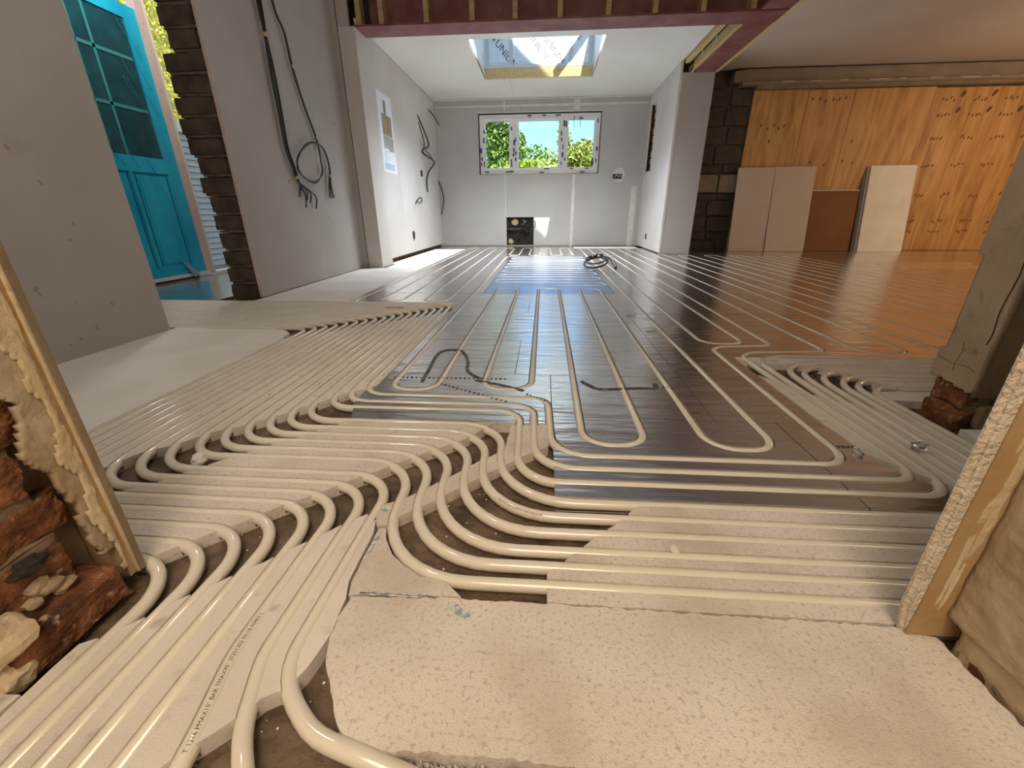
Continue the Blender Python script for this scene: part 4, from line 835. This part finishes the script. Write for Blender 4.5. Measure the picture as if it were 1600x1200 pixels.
# ------------------------------------------------------------------ outside
struct(box('ground', (-14, -3, -.5), (-4.2, 22, -.30), m_paving)); struct(box('ground', (-14, 8.5, -.5), (14, 40, -.30), m_grass))
fe = tag(empty('slatted_fence', (-6.0, 4.0, -.3)), 'grey overlapping slat fence seen past the door frame', 'fence')
for k in range(22):
    z = .03+.095*k; b_ = bmesh.new(); addbox(b_, (-.03, 0, z), (-.012, 8.0, z+.11)); 
    for v in b_.verts: v.co.x += .03*(1-(v.co.z-z)/.11)
    obj('slat', b_, m_slat, fe)
box('cap_rail', (-.06, 0, 2.13), (.05, 8.0, 2.28), m_cap, fe)
def leaves(bm, n, centre, rad, size, seed, shape='ball'):
    rg = random.Random(seed)
    for i in range(n):
        while True:
            u = Vector((rg.uniform(-1, 1), rg.uniform(-1, 1), rg.uniform(-1, 1)))
            if shape == 'cone':
                h = (u.z+1)/2
                if math.hypot(u.x, u.y) < (1-h)*1.0+.08: break
            elif shape == 'box': break
            elif .35 < u.length < 1: break
        p = Vector((centre[0]+u.x*rad[0], centre[1]+u.y*rad[1], centre[2]+u.z*rad[2])); p += Vector((noise.noise(p*1.7), noise.noise(p*1.7+Vector((5, 0, 0))), noise.noise(p*1.7+Vector((0, 5, 0)))))*.25*min(rad)
        a = Vector((rg.gauss(0, 1), rg.gauss(0, 1), rg.gauss(0, 1))).normalized(); b = a.orthogonal().normalized(); b = Matrix.Rotation(rg.uniform(0, 6.28), 3, a) @ b; s = size*rg.uniform(.6, 1.3)
        c = a.cross(b)
        bm.faces.new([bm.verts.new(p-b*s), bm.verts.new(p+c*s*.45+a*s*.15), bm.verts.new(p+b*s), bm.verts.new(p-c*s*.45+a*s*.15)])
def tree(label, base, parts, m, size, n, seed, group=None, shape='ball', name='leafy_tree', zt=None):
    o = tag(empty(name, base), label, 'tree', group); bm = bmesh.new()
    for i, (c, r) in enumerate(parts): leaves(bm, n, c, r, size, seed+i, shape)
    f = obj('foliage', bm, m, o); f['kind'] = 'stuff'
    top = zt or max(c[2] for c, r in parts); bm = bmesh.new(); tube(bm, [(0, 0, -.1), (.03, 0, top*.5), (0, .02, top)], [.10, .07, .03], 8); trk = obj('trunk', bm, m_bark, o)
    for k in range(4 if 'left window' in label else 0): a = k*1.7; wire('branch', [(0, 0, top*.45+k*.2), (.3*math.cos(a), .3*math.sin(a), top*.6+k*.25), (.55*math.cos(a), .55*math.sin(a), top*.75+k*.25)], .025, m_bark, trk, 3, 5)
G = 'trees beyond the window'
tree('dense yellow-green tree filling the left window pane', (-1.6, 14, -.3), [((0, 0, 2.6), (.75, .6, 1.3)), ((-.4, .2, 1.4), (.9, .6, 1.2)), ((.1, 0, 3.3), (.7, .5, .9)), ((-.8, .3, 3.2), (.9, .6, 1.1)), ((.45, .2, 1.7), (.45, .5, 1.0)), ((.3, 0, 2.6), (.45, .4, .8))], m_leaf2, .085, 1500, 1, G)
tree('tall narrow conifer at the right of the middle pane', (.50, 14, -.3), [((0, 0, 2.3), (.50, .5, 1.9)), ((.05, 0, 1.6), (.6, .5, 1.4))], m_leaf3, .085, 2000, 20, G, 'cone', 'conifer_tree', 3.6)
tree('low bright bush in the middle of the window', (-.25, 12.3, -.3), [((0, 0, 1.7), (.7, .5, .50)), ((.4, 0, 1.5), (.6, .5, .6)), ((-.5, 0, 1.6), (.55, .4, .6))], m_leaf1, .075, 1500, 30, G)
tree('sparse pale tree behind the middle of window', (-.55, 15.8, -.3), [((0, 0, 2.5), (.7, .5, .55)), ((.6, 0, 2.2), (.5, .5, .6)), ((-.5, 0, 2.9), (.4, .5, .6))], m_leaf2, .07, 900, 40, G)
tree('golden bush in the right window pane', (1.40, 13.0, -.3), [((-.30, 0, 2.1), (.55, .5, .65)), ((.15, 0, 1.9), (.6, .5, .65)), ((-.5, 0, 1.9), (.35, .4, .8))], m_leaf3, .08, 1500, 50, G)
hd = tag(empty('hedge', (-7.0, 6.0, -.3)), 'bright yellow-green hedge rising above the slatted fence', 'hedge'); bm = bmesh.new(); leaves(bm, 16000, (.25, 2.2, 3.2), (.5, 3.0, 3.0), .032, 70, 'box'); f = obj('foliage', bm, m_leaf1, hd); f['kind'] = 'stuff'; box('hedge_core', (-.35, -.8, 0), (-.2, 5.1, 6.0), m_leaf2, hd)
# upper storey of the house, whose gable and eaves shade part of the skylight
up = struct(empty('house_upper', (0, 4.5, 2.7)))
gz = lambda x: 6.9-.89*(x-.89)
raw('gable', [(-6, 0, 0), (5.6, 0, 0), (5.6, 0, gz(5.6)-2.7), (-1.5, 0, gz(-1.5)-2.7), (-6, 0, 4.7)] + [(-6, -.25, 0), (5.6, -.25, 0), (5.6, -.25, gz(5.6)-2.7), (-1.5, -.25, gz(-1.5)-2.7), (-6, -.25, 4.7)], [(0, 1, 2, 3, 4), (9, 8, 7, 6, 5), (2, 7, 8, 3), (3, 8, 9, 4), (0, 5, 6, 1), (1, 6, 7, 2), (4, 9, 5, 0)], m_render, up)
# flat roofs keeping the rooms dark
struct(box('roof_front', (-4.2, -1.8, 2.66), (2.2, 5.02, 2.70), m_roof)); struct(box('roof_right', (2.1, -.3, 2.46), (7.5, 7.4, 2.50), m_roof))
rf = struct(empty('roof_extension', (0, 0, 2.56)))
for a, b in (((-2.2, 5.0), (SX0-.06, 8.3)), ((SX1+.06, 5.0), (2.2, 8.3)), ((SX0-.06, 5.0), (SX1+.06, SY0-.06)), ((SX0-.06, 7.16), (SX1+.06, 8.3))): box('deck', (a[0], a[1], 0), (b[0], b[1], .06), m_roof, rf)
bw = struct(empty('wall_outer', (0, 8.27, 0)))
for (a, b) in (((-2.2, -.3), (-1.18, 2.6)), ((.92, -.3), (2.2, 2.6)), ((-1.18, -.3), (.92, 1.2)), ((-1.18, 2.16), (.92, 2.6))): box('brickwork', (a[0], 0, a[1]), (b[0], .1, b[1]), m_brick, bw)
box('side', (-.0-2.2, -3.2, -.3), (-2.06, .0, 2.6), m_brick, bw); box('side', (1.85, -.95, -.3), (2.0, 0, 2.6), m_brick, bw)
